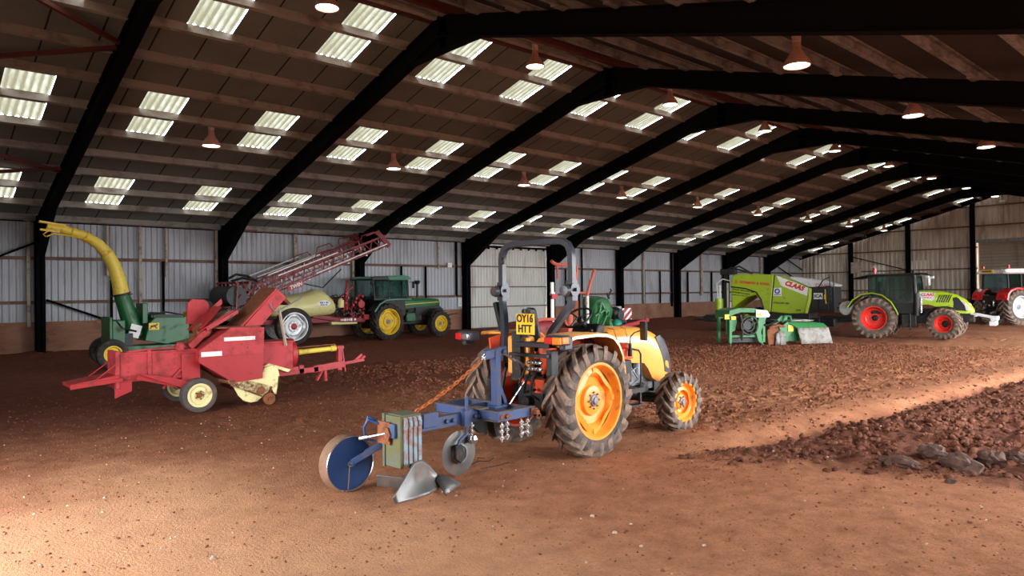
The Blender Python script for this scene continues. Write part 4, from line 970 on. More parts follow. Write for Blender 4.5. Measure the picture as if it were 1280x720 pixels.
b = MB(); b.tube([(1.36,.3,1.74),(1.42,.28,1.66),(1.75,.28,1.82),(1.95,.28,1.93)], .014); b.tube([(1.36,.3,1.74),(1.33,.3,1.82)], .012); b.build('hydraulic_pipe', M['greym'], B)
b = MB(); b.bar((1.50,.3,1.72),(1.64,.34,1.03),.05,.03); b.build('prop', M['wood'], B)
# plunger housing and flywheel guard
b = MB(); b.span((1.1,.38,.6),(1.80,.95,1.10)); b.span((1.1,.36,1.08),(1.82,.97,1.12)); b.prism([(1.3,.48),(1.9,.56),(1.9,.62),(1.3,.6)], .36, .42, 'y'); pc = b.build('plunger_housing', M['redpink'], B, bevel=.01)
b = MB(); b.cyl((1.80,.66,.85),(1.9,.66,.85),.29,n=28); b.cyl((1.9,.66,.85),(1.96,.66,.85),.1); fw_ = b.build('flywheel_guard', M['red'], B, bevel=.008)
b = MB(); b.cyl((1.9,.64,.86),(2.1,.64,.87),.03); b.cyl((2.02,.64,.865),(2.1,.64,.868),.055); b.cyl((2.1,.64,.868),(2.78,.62,.90),.048); b.cyl((2.70,.62,.895),(2.80,.62,.90),.06); sh = b.build('drive_shaft_guard', M['yellowspout'], B); sh['label'] = 'pale yellow drive shaft guard'
b = MB(); b.cyl((1.9,.64,.95),(2.8,.62,.98),.012); b.build('drive_shaft', M['rust'], B)
# drawbar with its stand
b = MB(); b.bar((1.2,.6,.48),(2.4,.6,.52),.1,.1); b.bar((2.3,.6,.52),(2.95,.6,.58),.1,.13); b.bar((2.9,.6,.58),(3.42,.6,.63),.07,.06); b.bar((3.2,.6,.61),(3.38,.6,.74),.03,.06); b.bar((3.3,.6,.6),(3.45,.6,.7),.03,.05); b.span((2.0,.55,.46),(2.1,.66,.62)); b.build('drawbar', M['red'], B, bevel=.006)
b = MB(); b.bar((2.86,.6,.46),(2.88,.6,.93),.09,.09); b.bar((2.98,.56,.42),(2.92,.58,.92),.03); b.span((2.8,.54,.88),(2.95,.66,.95)); b.build('shaft_stand', M['red'], B, bevel=.006)
b = MB(); b.bar((2.55,.6,.5),(2.56,.58,.27),.07,.05); b.bar((2.5,.6,.48),(2.36,.56,.3),.05,.03); b.build('parking_stand', M['redpink'], B)
# pick-up
b = MB(); q = [(.62,.42),(.86,.46),(1.12,.52),(1.17,.66),(1.30,.70),(1.42,.64),(1.46,.5),(1.44,.30),(1.40,.16),(1.36,.18),(1.30,.28),(1.16,.17),(1.04,.08),(.92,.07),(.80,.11),(.70,.22),(.62,.38)]
b.prism(q, .20, .225, 'y'); b.prism([(1.40,.16),(1.44,.3),(1.46,.5),(1.43,.5),(1.41,.3),(1.38,.17)], .2, 1.5, 'y'); g = b.build('pickup_guard', M['cream'], B, bevel=.003)
b = MB(); b.prism([(.50,.50),(.62,.55),(1.20,.36),(1.22,.27),(1.12,.20),(.56,.40)], .14, .19, 'y'); bc = b.build('belt_cover', mat('flaking_cream_paint', (222,204,146), .6, dirt=.85, dirtc=(96,52,36), dscale=16), B, bevel=.004)
b = MB(); b.cyl((1.08,.12,.28),(1.08,.16,.28),.07); b.cyl((.58,.12,.47),(.58,.16,.47),.045); b.tube([(.5,.17,.46),(1.1,.17,.17)], .012); b.tube([(.4,.3,.5),(.56,.2,.47)], .03); b.build('belt_pulley', M['rust'], bc)
b = MB(); b.prism([(1.16,.66),(1.3,.73),(1.72,.58),(1.66,.54),(1.3,.68)], .3, .9, 'y'); b.build('wind_guard', M['cream'], B)
b = MB(); b.cyl((.98,.25,.32),(.98,1.6,.32),.10)
for k in range(12):
    for a in range(4): b.tube([(.98+.1*math.cos(a*PI/2+.4),.3+.11*k,.32+.1*math.sin(a*PI/2+.4)),(.98+.2*math.cos(a*PI/2+.3),.3+.11*k,.32+.2*math.sin(a*PI/2+.3))], .005, 4)
b.build('pickup_reel', M['reddark'], B)
b = MB(); b.lathe([(.08,-.04),(.105,-.035),(.11,0),(.105,.035),(.08,.04),(.03,.03),(.03,-.03)], n=24, closed=True); b.cyl((0,-.05,0),(0,.05,0),.03); gw = b.build('gauge_wheel', M['rust'], B); gw.location = (1.22,.12,.115)
b = MB(); b.bar((1.22,.17,.115),(1.3,.19,.32),.03,.02); b.build('gauge_wheel_arm', M['reddark'], B)

# ---------------------------------------------------------------- green forage harvester with tall spout (behind the baler)
F = thing('forage_harvester', 'dark green forage harvester with a tall curved yellow spout, behind the red baler', 'forage harvester', (4.64, 21.4, 0), 0)
wheel(F, 'tyre', (.05,.1,.42), .43, .26, .22, -1, M['yellow'], M['tyre_dark'], M['tyre_dark'], 0, dish=.03, lobes=0, hub=.06, bolts=6)
wheel(F, 'tyre', (.25,1.9,.42), .43, .26, .22, 1, M['yellow'], M['tyre_dark'], M['tyre_dark'], 0, dish=.03, lobes=0, hub=.06, bolts=6)
b = MB(); b.cyl((.05,.1,.42),(.25,1.9,.42),.05); b.span((.2,.4,.42),(2.6,1.4,.58)); b.bar((2.4,.9,.5),(3.9,.9,.5),.12,.12); b.build('chassis', M['jdgreen'], F)
b = MB(); b.cyl((.80,.8,.85),(.44,.8,2.05),.26,.20,n=24); sp = b.build('lower_spout', M['jdgreen'], F)
b = MB(); b.cyl((.45,.8,2.02),(.44,.8,2.06),.24,n=24); b.cyl((.455,.8,2.0),(.452,.8,2.02),.28,n=20); b.build('spout_collar', M['blackm'], sp)
b = MM(); path = [(.44,.8,2.06),(.36,.8,2.5),(.26,.8,2.84),(.10,.8,3.16),(-.12,.8,3.43),(-.40,.8,3.62),(-.72,.8,3.74),(-1.05,.8,3.82),(-1.32,.8,3.87)]
rad = [.20,.185,.18,.165,.15,.135,.12,.11,.095]
b.tube(path, rad, 16); b.slot(1)
yl = b.build('upper_spout', [M['yellowspout'], M['yellow']], F, smooth=50)
b = MB()
for i in (1, 3, 5, 6): 
    p, q = V(path[i]), V(path[i+1]); b.cyl(p, p+(q-p).normalized()*.03, rad[i]+.022, n=16)
b.bar((-.9,.8,3.90),(-1.5,.8,3.98),.2,.05); b.bar((-1.05,.66,3.72),(-1.5,.66,3.76),.04,.05); b.tube([(-.3,.62,3.50),(-.8,.62,3.62),(-1.2,.64,3.66),(-1.35,.64,3.58)], .022, 6); b.tube([(-1.3,.7,3.74),(-1.42,.7,3.64),(-1.36,.7,3.58)], .018, 6)
b.build('spout_flap', M['yellow'], yl)
b = MB(); b.box((.72,.56,1.0),(.28,.05,.36), rot=(0,.3,0)); b.build('spout_decal', M['white'], sp)
b = MB(); b.prism([(.92,.72),(1.05,1.22),(1.2,1.38),(2.05,1.36),(2.12,1.22),(2.12,.72),(1.5,.6)], .35, 1.35, 'y'); b.span((.1,.3,.6),(.42,1.2,1.32)); b.span((.02,.28,.5),(.1,1.25,1.42)); b.span((.9,.5,1.2),(1.05,1.2,1.78)); b.span((2.0,.5,1.1),(2.16,1.2,1.3)); b.cyl((1.3,.5,1.42),(1.3,1.2,1.42),.1); b.span((1.1,.4,1.36),(1.5,1.2,1.46)); hs = b.build('cutter_housing', M['jdgreen'], F, bevel=.02)
b = MB(); b.span((1.02,.335,1.02),(1.30,.352,1.22)); em = b.build('yellow_emblem', M['yellow'], hs, bevel=.05)
b = MB(); b.bar((1.07,.33,1.12),(1.2,.33,1.14),.02,.05); b.bar((1.2,.33,1.13),(1.25,.33,1.19),.02,.03); b.bar((1.09,.33,1.11),(1.06,.33,1.05),.02,.025); b.bar((1.19,.33,1.11),(1.24,.33,1.06),.02,.025); b.build('emblem_mark', M['ink'], hs)
b = MB(); b.span((2.3,.45,.85),(2.75,1.3,1.25)); b.span((2.2,.5,1.25),(2.35,1.2,1.5)); b.span((2.5,.5,1.2),(2.9,1.2,1.36)); b.cyl((2.5,.4,1.05),(2.5,1.3,1.05),.2); b.build('feed_roller_housing', M['yellow'], F, bevel=.02)
b = MB(); b.prism([(2.45,1.38),(2.5,1.62),(2.75,1.66),(3.0,1.45),(2.9,1.36)], .6, 1.1, 'y'); b.tube([(2.6,.55,1.5),(2.9,.55,1.45),(3.2,.6,1.2)], .03); b.build('engine_cover', M['black'], F, bevel=.02)
b = MB(); b.span((1.15,.36,1.36),(1.9,.44,1.44)); b.tube([(1.1,.42,1.45),(1.5,.4,1.52),(1.95,.42,1.42)], .025, 6); b.span((.3,.35,.62),(.62,.6,.95)); b.tube([(.2,.32,1.3),(.35,.3,1.1),(.7,.32,1.0)], .03,6); b.build('hydraulic_hose', M['black'], F)
# ---------------------------------------------------------------- green tractor by the wall
J = thing('tractor', 'green and black cab tractor with yellow rims, parked by the left wall', 'tractor', (16.17, 26.95, 0), 5)
for s in (-1, 1):
    wheel(J, 'rear_tyre', (0,s*.72,.78), .80, .46, .55, s, M['yellow'], M['tyre_dark'], M['tyre_dark'], 20, .05, .34, .07, dish=.05, hub=.1)
    wheel(J, 'front_tyre', (2.93,s*.74,.595), .61, .36, .36, s, M['yellow'], M['tyre_dark'], M['tyre_dark'], 18, .045, .34, .06, dish=.04, hub=.08)
b = MB(); b.loft(hood_rings([(1.15,.36,1.3,1.80,1),(2.2,.36,1.36,1.78,1),(3.0,.35,1.42,1.75,1),(3.28,.33,1.45,1.73,1),(3.33,.3,1.46,1.68,1)])); jh = b.build('hood', M['jdgreen'], J, smooth=40)
b = MB()
for s in (-1, 1): b.prism([(1.2,1.47),(3.25,1.56),(3.25,1.585),(1.2,1.50)], s*.362, s*.368, 'y')
b.build('yellow_stripe', M['yellow'], jh)
b = MB(); b.span((1.9,-.33,.95),(3.3,.33,1.44)); b.span((3.3,-.3,1.0),(3.36,.3,1.62)); b.build('radiator_screen', M['black'], J, bevel=.02)
b = MB(); b.span((.9,-.25,.6),(2.2,.25,1.35)); b.cyl((1.5,-.3,.9),(1.5,-.3,1.25),.1); b.tube([(1.2,-.3,1.2),(1.6,-.32,1.05),(2.0,-.3,1.2)],.03,6); b.span((1.2,-.5,.75),(2.1,-.3,1.0)); b.bar((1.6,0,.7),(3.4,0,.72),.4,.25); b.bar((2.93,-.7,.6),(2.93,.7,.6),.2,.2); b.cyl((0,-.6,.78),(0,.6,.78),.2); b.span((-.6,-.3,.5),(1,.3,1.0)); b.build('chassis', M['blackm'], J, bevel=.02)
b = MB(); b.span((1.25,-.52,.72),(1.75,-.3,1.12)); b.build('fuel_tank', M['jdgreen'], J, bevel=.04)
b = MB(); b.tube([(1.52,-.28,1.75),(1.50,-.28,2.3),(1.47,-.28,2.68),(1.42,-.28,2.74)], .035, 10); b.build('exhaust', M['black'], J)
b = MB(); b.cyl((2.3,.05,1.74),(2.3,.05,2.42),.05); b.cyl((2.3,.05,2.40),(2.3,.05,2.52),.09,.15); b.cyl((2.3,.05,2.52),(2.3,.05,2.57),.15,.12); b.build('air_pre_cleaner', M['black'], J)
for s in (-1, 1):
    b = MB(); arch(b, [(-.78,1.25),(-.55,1.55),(-.2,1.72),(.3,1.75),(1.1,1.74)], s*.45, s*.96, .06); b.build('fender', M['black'], J)
b = MB()
for s in (-1, 1): b.tube([(-.80,s*.965,1.22),(-.55,s*.965,1.53),(-.2,s*.965,1.70),(.3,s*.965,1.73),(1.12,s*.965,1.73)], .03, 6)
b.build('fender_trim', M['teal'], J)
def cab(parent, x0, x1, y, z0, z1, postm, xr=None, tilt=.0, extra=(), post=.045):
    """four-post cab frame, panes as children"""
    b = MB(); xs_ = [x0, xr if xr else (x0+x1)/2, x1]
    for s in (-1, 1):
        for i, x in enumerate(xs_):
            b.bar((x+(tilt if i == 2 else 0), s*y, z0), (x, s*(y-.05), z1), post, post)
        b.bar((x0, s*y, z0), (x1+tilt, s*y, z0), post, post*1.3); b.bar((x0, s*(y-.05), z1), (x1, s*(y-.05), z1), post, post)
    for x in (x0, x1): b.bar((x+(tilt if x == x1 else 0), -y, z0), (x+(tilt if x == x1 else 0), y, z0), post, post*1.3); b.bar((x, -y+.05, z1), (x, y-.05, z1), post, post)
    o = b.build('cab_frame', postm, parent, smooth=0)
    def pane(name, q):
        m = MB(); m.add([V(p) for p in q], [(0,1,2,3)]); return m.build(name, M['glass'], o, smooth=0, solid=.006)
    for s in (-1, 1):
        pane('side_window', [(x0,s*y,z0),(xs_[1],s*y,z0),(xs_[1],s*(y-.05),z1),(x0,s*(y-.05),z1)]); pane('cab_door', [(xs_[1],s*y,z0),(x1+tilt,s*y,z0),(x1,s*(y-.05),z1),(xs_[1],s*(y-.05),z1)])
    pane('rear_window', [(x0,-y,z0),(x0,y,z0),(x0,y-.05,z1),(x0,-y+.05,z1)]); pane('windscreen', [(x1+tilt,-y,z0),(x1+tilt,y,z0),(x1,y-.05,z1),(x1,-y+.05,z1)])
    return o
def cab_inside(parent, x, z, w=.5, col='black'):
    b = MB(); b.box((x,0,z),(.5,w,.14)); b.box((x-.25,0,z+.35),(.14,w,.7), rot=(0,-.12,0)); b.box((x-.3,0,z+.78),(.1,w*.55,.2)); b.build('seat', M[col], parent, bevel=.05)
    b = MB(); b.cyl((x+.75,0,z-.1),(x+.58,0,z+.3),.04); b.tube(ring_pts((x+.56,0,z+.32),.19,20,(-.5,0,.85)),.017,6,closed=True); b.span((x+.7,-.3,z-.4),(x+.9,.3,z+.15)); b.build('steering_wheel', M['black'], parent)
cf = cab(J, -.62, 1.15, .68, 1.74, 2.58, M['black'], .15, .02)
cab_inside(J, .15, 1.6)
b = MB(); b.loft([[V(x, y, z) for y, z in ((-.74*w,za),(-.80*w,za+.06),(-.70*w,zb-.03),(-.4*w,zb),(.4*w,zb),(.70*w,zb-.03),(.80*w,za+.06),(.74*w,za))] for x, w, za, zb in ((-.82,.92,2.57,2.68),(-.75,.98,2.56,2.72),(.2,1,2.56,2.76),(1.15,1,2.58,2.79),(1.3,.96,2.60,2.74))]); jr = b.build('cab_roof', M['teal'], J, smooth=40); jr['label'] = 'pale green cab roof'
b = MB(); b.prism([(-.84,2.56),(.1,2.56),(.02,2.73),(-.8,2.68)], -.815, .815, 'y'); b.build('roof_rear_cover', M['black'], jr, bevel=.02)
b = MB(); b.span((-.3,-.6,1.0),(1.1,.6,1.74)); b.build('cab_floor_skirt', M['black'], J, bevel=.02)
b = MB(); b.tube([(1.2,-.72,2.5),(1.25,-.95,2.48),(1.25,-.97,2.35)],.012,6); b.box((1.25,-.98,2.36),(.04,.14,.3)); b.ball((-.78,-.72,2.45),.07); b.build('mirror', M['black'], J, bevel=.01)
b = MB(); arch(b, [(2.32,.95),(2.45,1.15),(2.75,1.29),(3.05,1.28)], -.45, -.92, .03); arch(b, [(2.32,.95),(2.45,1.15),(2.75,1.29),(3.05,1.28)], .45, .92, .03); b.build('front_mudguard', M['black'], J)
b = MB(); b.prism([(3.3,.7),(3.9,.75),(3.45,1.35),(3.3,1.35)], -.3, .3, 'y'); b.bar((3.8,-.3,.95),(4.5,-.3,1.0),.06,.05); b.bar((3.8,.3,.9),(4.3,.3,.95),.06,.05); b.build('front_linkage', M['black'], J, bevel=.02)

# ---------------------------------------------------------------- trailed crop sprayer behind the green tractor
S = thing('crop_sprayer', 'trailed crop sprayer with cream tank, silver wheels and long dark red folded booms', 'crop sprayer', (12.0, 27.05, 0), 0)
for s in (-1, 1):
    wheel(S, 'tyre', (.03,s*.78,.74), .76, .32, .54, s, M['silver'], M['tyre_dark'], M['tyre_dark'], 0, dish=.03, lobes=4, hub=.13, bolts=8, hubm=M['red'])
b = MB(); b.cyl((.03,-.8,.74),(.03,.8,.74),.08); b.bar((-2.0,-.4,.92),(3.3,-.4,.92),.12,.2); b.bar((-2.0,.4,.92),(3.3,.4,.92),.12,.2)
for x in (-1.9,-.8,.7,1.9,3.2): b.bar((x,-.4,.92),(x,.4,.92),.1,.14)
b.prism([(.9,1.05),(1.0,1.18),(2.2,1.0),(3.3,.96),(3.3,.8),(2.2,.82)], -.62, -.5, 'y'); b.bar((3.2,0,.85),(4.3,0,.62),.12,.14); b.build('chassis', M['reddark'], S, bevel=.015)
faint_line(M['white'], S, (2.5,-.628,.92), .7, .11, 4)
b = MB()
secs = []
for x, w, zb, zt in ((-.9,.5,1.25,1.7),(-.6,.75,1.12,1.85),(.3,.85,1.05,1.95),(.9,.88,1.08,2.08),(1.25,.86,1.10,2.2),(1.5,.84,1.12,2.12),(1.75,.8,1.15,1.9),(1.88,.7,1.2,1.68),(1.92,.5,1.3,1.55)):
    secs.append([V(x, w*y, zb+(zt-zb)*z) for y, z in ((-.55,0),(-.85,.08),(-1,.3),(-1,.55),(-.9,.78),(-.6,.95),(-.2,1),(.2,1),(.6,.95),(.9,.78),(1,.55),(1,.3),(.85,.08),(.55,0))])
b.loft(secs); tk = b.build('tank', M['creamtank'], S, smooth=60)
b = MB(); b.loft([[V(1.28+.27*math.cos(2*PI*k/24), y, 1.62+.12*math.sin(2*PI*k/24)-.0) for k in range(24)] for y in (-.88,-.865)]); b.build('tank_label', M['white'], tk)
faint_line(M['blueink'], tk, (1.28,-.885,1.65), .36, .07, 5); faint_line(M['ink'], tk, (1.28,-.885,1.56), .3, .05, 6)
b = MB(); b.span((1.75,-.6,.72),(2.95,-.3,.86)); b.build('rinse_pipe', M['creamtank'], S, bevel=.05)
b = MB(); b.cyl((2.2,-.55,1.42),(2.2,-.55,1.74),.13); b.cyl((2.2,-.55,1.74),(2.2,-.55,1.80),.08); b.build('hand_wash_tank', M['creamtank'], S, bevel=.02)
b = MB(); rr_ = random.Random(3)
for i in range(44):
    x = 2.0+rr_.random()*1.5; y = -.55+rr_.random()*.9; z = .95+rr_.random()*.7
    b.tube([(x,y,z),(x+rr_.uniform(-.25,.25),y+rr_.uniform(-.2,.2),z+rr_.uniform(.1,.45)),(x+rr_.uniform(-.5,.5),y+rr_.uniform(-.2,.2),z+rr_.uniform(-.1,.5))], .02, 6)
for i in range(10): b.cyl((2.35+.1*i,-.55,1.15+.03*(i%3)),(2.35+.1*i,-.42,1.15+.03*(i%3)),.045)
b.build('hose_bundle', M['blackm'], S)
b = MB()
for i in range(20):
    x = 2.05+rr_.random()*1.4; z = .9+rr_.random()*1.1; b.box((x,-.58+rr_.random()*.4,z),(.09,.1,.11),rot=(0,rr_.random(),0)); b.bar((x,-.5,z),(x+rr_.uniform(-.3,.3),-.4,z+rr_.uniform(-.2,.4)),.03)
b.box((2.65,-.2,1.75),(.1,.1,.9)); b.bar((2.45,-.3,1.2),(2.75,-.1,2.55),.08,.06); b.bar((2.3,-.3,1.8),(2.9,-.3,2.3),.05); b.box((3.35,-.55,1.0),(.25,.2,.22)); b.cyl((3.2,-.5,1.55),(3.2,-.4,1.55),.16); b.build('pump_valves', M['red'], S, bevel=.01)
# rear mast with the folded booms
b = MB()
for s in (-.5, .5):
    b.bar((-1.9,s,1.0),(-1.7,s,2.5),.1,.12); b.bar((-1.2,s,1.0),(-1.05,s,2.35),.1,.12); b.bar((-2.3,s,1.3),(-1.2,s,2.5),.07); b.bar((-1.3,s*1.2,1.3),(-.9,s*1.2,2.4),.07)
for z in (1.1,1.6,2.1,2.45): b.bar((-1.75,-1.0,z),(-1.75,1.0,z),.08); b.bar((-2.25,-1.0,z),(-2.25,1.0,z),.06)
for k in range(6): b.bar((-2.3,-1+.4*k,1.0),(-2.2,-1+.4*k,2.5),.05)
for i in range(14):
    x = -2.4+rr_.random()*1.4; z = 1.2+rr_.random()*1.3; y = -1+rr_.random()*.8; b.bar((x,y,z),(x+rr_.uniform(-.3,.5),y,z+rr_.uniform(-.4,.4)),.04)
b.build('boom_mast', M['reddark'], S)
b = MB(); b.cyl((-2.2,-.9,1.95),(-2.2,.9,1.95),.38,n=20); b.span((-2.5,-.8,1.05),(-1.8,.8,1.5)); b.tube([(-2.4,-.9,2.5),(-2.0,-.9,2.62),(-1.5,-.9,2.55)],.05,6); b.tube([(-2.45,-.8,2.6),(-2.2,-.8,2.75),(-1.8,-.85,2.7),(-1.4,-.8,2.5)],.05,6); b.build('air_duct', M['black'], S)
D_ = V(4.35, 0, 1.72).normalized(); Up = V(-D_.z, 0, D_.x)
for s in (-1, 1):
    b = MB(); c = MB(); base_ = V(-1.35, s*.98, 1.95)
    def Q(a, u, o=0): return base_+D_*a+Up*u+V(0, o, 0)
    L_ = 6.0
    for u, o in ((.0,0),(.42,0)):
        b.bar(Q(0,u,o), Q(L_,u*.8,o), .055)
    for u, o in ((-.12,-.14*s),(.30,-.14*s)): b.bar(Q(.6,u,o), Q(L_-.2,u,o), .05)
    c.bar(Q(2.4,-.02,-.05),Q(L_-.1,-.02,-.05),.025,.04); c.bar(Q(.9,.46,-.05),Q(3.6,.43,-.05),.025,.04); c.bar(Q(.6,.60,.1),Q(2.9,.60,.1),.02,.04)
    n = 13
    for i in range(n):
        a = L_*i/n; a2 = L_*(i+1)/n
        b.bar(Q(a,0), Q((a+a2)/2,.40), .03); b.bar(Q((a+a2)/2,.40), Q(a2,0), .03)
        b.bar(Q(a,-.12,-.14*s), Q((a+a2)/2,.30,-.14*s), .025)
        if i % 2 == 0: c.bar(Q(a+.1,.0,-.16*s), Q(a+.15,.3,-.16*s), .03); c.box(Q(a+.3,-.14,-.16*s), (.07,.05,.12))
    b.bar(Q(L_,-.15), Q(L_-.35,.62), .09, .2); b.bar(Q(L_-.35,.62), Q(L_-.9,.62), .05); b.bar(Q(L_+.02,-.15), Q(L_-.7,.0), .06)
    for i in range(3): b.tube([Q(2.6+1.1*i,.5), Q(2.7+1.1*i,.68), Q(3.3+1.1*i,.66), Q(3.4+1.1*i,.48)], .02, 6)
    bo = b.build('boom', M['reddark'], S); c.build('spray_line', M['white'], bo)
b = MB(); b.tube([(1.6,-.95,3.42),(1.65,-.95,3.56),(2.6,-.95,3.80),(2.7,-.95,3.65)],.03,6); b.tube([(.4,-.98,2.4),(1.2,-.95,2.25),(2.0,-.98,3.0)],.025,6); b.build('boom_hose', M['black'], S)
b = MB(); b.prism([(-.35,2.08),(.32,2.32),(.32,2.56),(-.35,2.32)], -1.10, -1.06, 'y'); tp = b.build('name_panel', M['red'], S)
text('TWIN', .2, M['white'], tp, (0,-1.105,2.32), (PI/2, -.36, 0), shear=.2, bold=.006)

# ---------------------------------------------------------------- machines half hidden behind the orange tractor
R_ = thing('bale_handler', 'machine with bent orange-red tube frame and maroon hood, half hidden behind the orange tractor', 'farm machine', (17.0, 17.4, 0), 0)
ox, oy = 17.0, 17.4
def rb_(mb, name, m, **k):
    o = mb.build(name, m, R_, **k); o.location = (-ox, -oy, 0); return o
M['salmon'] = mat('orange_red_tube_paint', (200,96,76), .5, dirt=.2, dirtc=(150,70,54))
b = MB(); b.tube([(17.0,17.0,3.02),(17.12,17.0,2.94),(17.28,17.0,2.90),(18.05,17.0,2.91),(18.22,17.0,2.86),(18.27,17.0,2.68),(18.16,17.0,2.3),(18.04,17.0,1.93),(17.96,17.0,1.2),(17.9,17.0,.4),(17.9,17,0)], .06, 10)
b.tube([(19.19,17.0,2.74),(18.98,17.0,2.3),(18.78,17.0,1.8),(18.7,17.0,1.5)], .055, 10); b.tube([(18.04,17,1.95),(18.72,17,1.92)],.035,8); b.tube([(17.95,17.05,1.9),(17.93,17.05,.5)],.09,10); b.tube([(17.55,17.1,1.3),(18.05,17.1,.4)],.05,8); b.tube([(17.28,17.0,2.9),(17.3,17.0,2.4)],.04,8); b.span((17.7,16.9,.3),(18.4,17.4,.7)); rb_(b, 'tube_frame', M['salmon'])
b = MB(); b.loft(hood_rings([(14.95,.3,.35,.55,1),(15.2,.5,.3,.78,1),(15.7,.55,.3,.98,1),(16.4,.55,.3,1.05,1),(17.0,.5,.3,1.03,1)])); o = rb_(b, 'maroon_hood', M['reddark'], smooth=50); o.location.y += oy
b = MB(); b.tube([(14.95,16.85,.5),(15.25,16.84,.78),(15.7,16.84,.96),(16.4,16.84,1.06),(17.0,16.84,1.04)],.05,8); rb_(b, 'hood_trim', M['salmon'])
b = MB(); b.span((18.42,17,0),(18.55,17.15,1.95)); b.span((17.0,17.2,0),(17.2,17.5,.5)); b.span((15.3,17.0,0),(15.6,17.8,.4)); rb_(b, 'black_post', M['black'], bevel=.01)
b = MB(); b.cyl((18.74,16.95,.2),(18.74,16.95,1.81),.055); rb_(b, 'lift_cylinder', M['white'])
b = MB(); b.cyl((18.28,17.2,.9),(18.3,17.2,1.65),.17); b.cyl((18.28,17.2,0),(18.28,17.2,.9),.05); rb_(b, 'brown_drum', M['rust'])
b = MB(); b.span((17.28,17.3,.9),(17.42,17.34,2.3)); b.cyl((17.35,17.28,1.9),(17.35,17.34,1.9),.1); pn = rb_(b, 'signal_panel', M['white'])
b = MB(); b.span((17.22,17.2,1.72),(17.5,17.28,1.9)); rb_(b, 'red_reflector', M['red'])
G_ = thing('seed_drill', 'green hopper machine with teal tank and striped board, behind the orange tractor', 'farm machine', (19.6, 17.4, 0), 0)
ox2 = 19.6
def gb_(mb, name, m, **k):
    o = mb.build(name, m, G_, **k); o.location = (-ox2, -17.4, 0); return o
b = MB(); b.loft([[V(x, y, z) for y, z in ((16.9,.75),(16.75,1.3),(16.85,zt-.08),(17.0,zt),(17.6,zt),(17.8,1.3),(17.6,.75))] for x, zt in ((18.9,1.42),(19.05,1.68),(19.35,1.80),(19.75,1.74),(19.9,1.55))]); gb_(b, 'hopper', M['jdgreen'], smooth=35)
b = MB()
for x0, z0, x1, z1 in ((18.85,.5,19.2,1.6),(19.2,1.6,19.9,.5),(18.85,1.1,19.5,1.35),(19.0,.4,19.6,1.3),(19.5,1.3,19.75,.4)): b.bar((x0,16.7,z0),(x1,16.7,z1),.06)
b.span((18.8,16.8,.3),(20.9,17.9,.45)); b.cyl((19.1,16.8,.28),(19.1,17,.28),.28); b.cyl((20.6,16.8,.28),(20.6,17,.28),.28); gb_(b, 'frame', M['green'])
b = MB(); b.ball((20.28,16.9,.74),.2,(1,1,1.05),16,10); gb_(b, 'teal_tank', mat('teal_plastic', (34,140,112), .4))
b = MB(); b.ball((20.3,17.0,1.15),.24,(1,1,1.05),12,8); b.cyl((20.35,16.75,1.1),(20.35,17.1,1.1),.18); b.box((20.6,17,.75),(.3,.3,.3)); b.tube([(19.6,16.7,1.8),(19.75,16.7,2.0),(19.7,16.7,2.05)],.03,6); b.tube([(19.4,16.6,1.9),(19.5,16.6,1.7)],.04,6); gb_(b, 'motor', M['black'])
b = MB(); b.span((20.3,17.1,1.15),(20.8,17.14,1.4)); gb_(b, 'grey_panel', M['greym'])
b = MB(); b.bar((19.9,16.55,.62),(21.7,16.55,.88),.1,.14); b.bar((21.6,16.55,.86),(21.6,16.9,.4),.08); gb_(b, 'red_bar', M['red'], bevel=.01)
b = MB(); b.span((20.66,16.94,.90),(21.20,16.96,1.32)); b.bar((20.9,17,.4),(20.9,17,.92),.04); hz = gb_(b, 'hazard_board', M['white'])
b = MB()
for q in ([(20.66,.90),(20.80,.90),(21.20,1.22),(21.20,1.32),(21.17,1.32),(20.66,.93)], [(20.66,1.06),(20.66,1.22),(20.80,1.32),(21.0,1.32)], [(20.96,.90),(21.14,.90),(21.20,.95),(21.20,1.08)]): b.prism(q, 16.93, 16.94, 'y')
b.build('red_stripes', M['red'], hz)

# ---------------------------------------------------------------- lime green round baler on the right
LB = thing('round_baler', 'lime green round baler-wrapper with white front panel, hitched behind the lime tractor', 'baler', (31.2, 14.8, 0), -75)
ny = .3      # near side plane
def lb(mb, name, m, parent=LB, **k): return mb.build(name, m, parent, **k)
SIDE = [(-3.58,1.06),(-3.62,2.2),(-3.55,2.62),(-3.40,2.72),(-2.4,2.70),(-1.65,2.66),(-.9,2.42),(-.08,2.02),(-.12,1.5),(-.28,.86),(-1.0,.84),(-1.86,.92),(-2.1,1.02),(-2.25,1.45),(-2.45,1.72),(-2.85,1.62),(-3.3,1.3)]
b = MB(); b.prism([(u, w) for u, w in SIDE if not False], ny, ny+2.3, 'y'); sb = lb(b, 'body', M['lime'], bevel=.05, smooth=40)
b = MB(); b.prism([(-1.50,2.62),(-.12,2.02),(-.18,1.66),(-1.30,2.14)], ny-.012, ny+.0, 'y'); wp = lb(b, 'white_panel', M['white'])
text('CLAAS', .29, M['redink'], wp, (-.72,ny-.014,2.12), (PI/2, .35, 0), sx=.98, shear=.25, bold=.018)
text('D. GORMAN & SONS', .17, M['redink'], sb, (-2.62,ny-.006,2.28), (PI/2, .10, 0), sx=1.0, bold=.006)
faint_line(M['ink'], sb, (-3.05,ny-.006,1.93), .95, .065, 1, tilt=.17); faint_line(M['ink'], sb, (-3.15,ny-.006,1.81), .8, .065, 2, tilt=.17); faint_line(M['ink'], sb, (-3.2,ny-.006,1.70), .7, .05, 3, tilt=.12)
text('ROLLANT 455', .11, M['ink'], sb, (-1.30,ny-.006,1.33), (PI/2, .06, 0), sx=1.0, shear=.2, bold=.004); faint_line(M['ink'], sb, (-.55,ny-.006,1.0), .2, .07, 9)
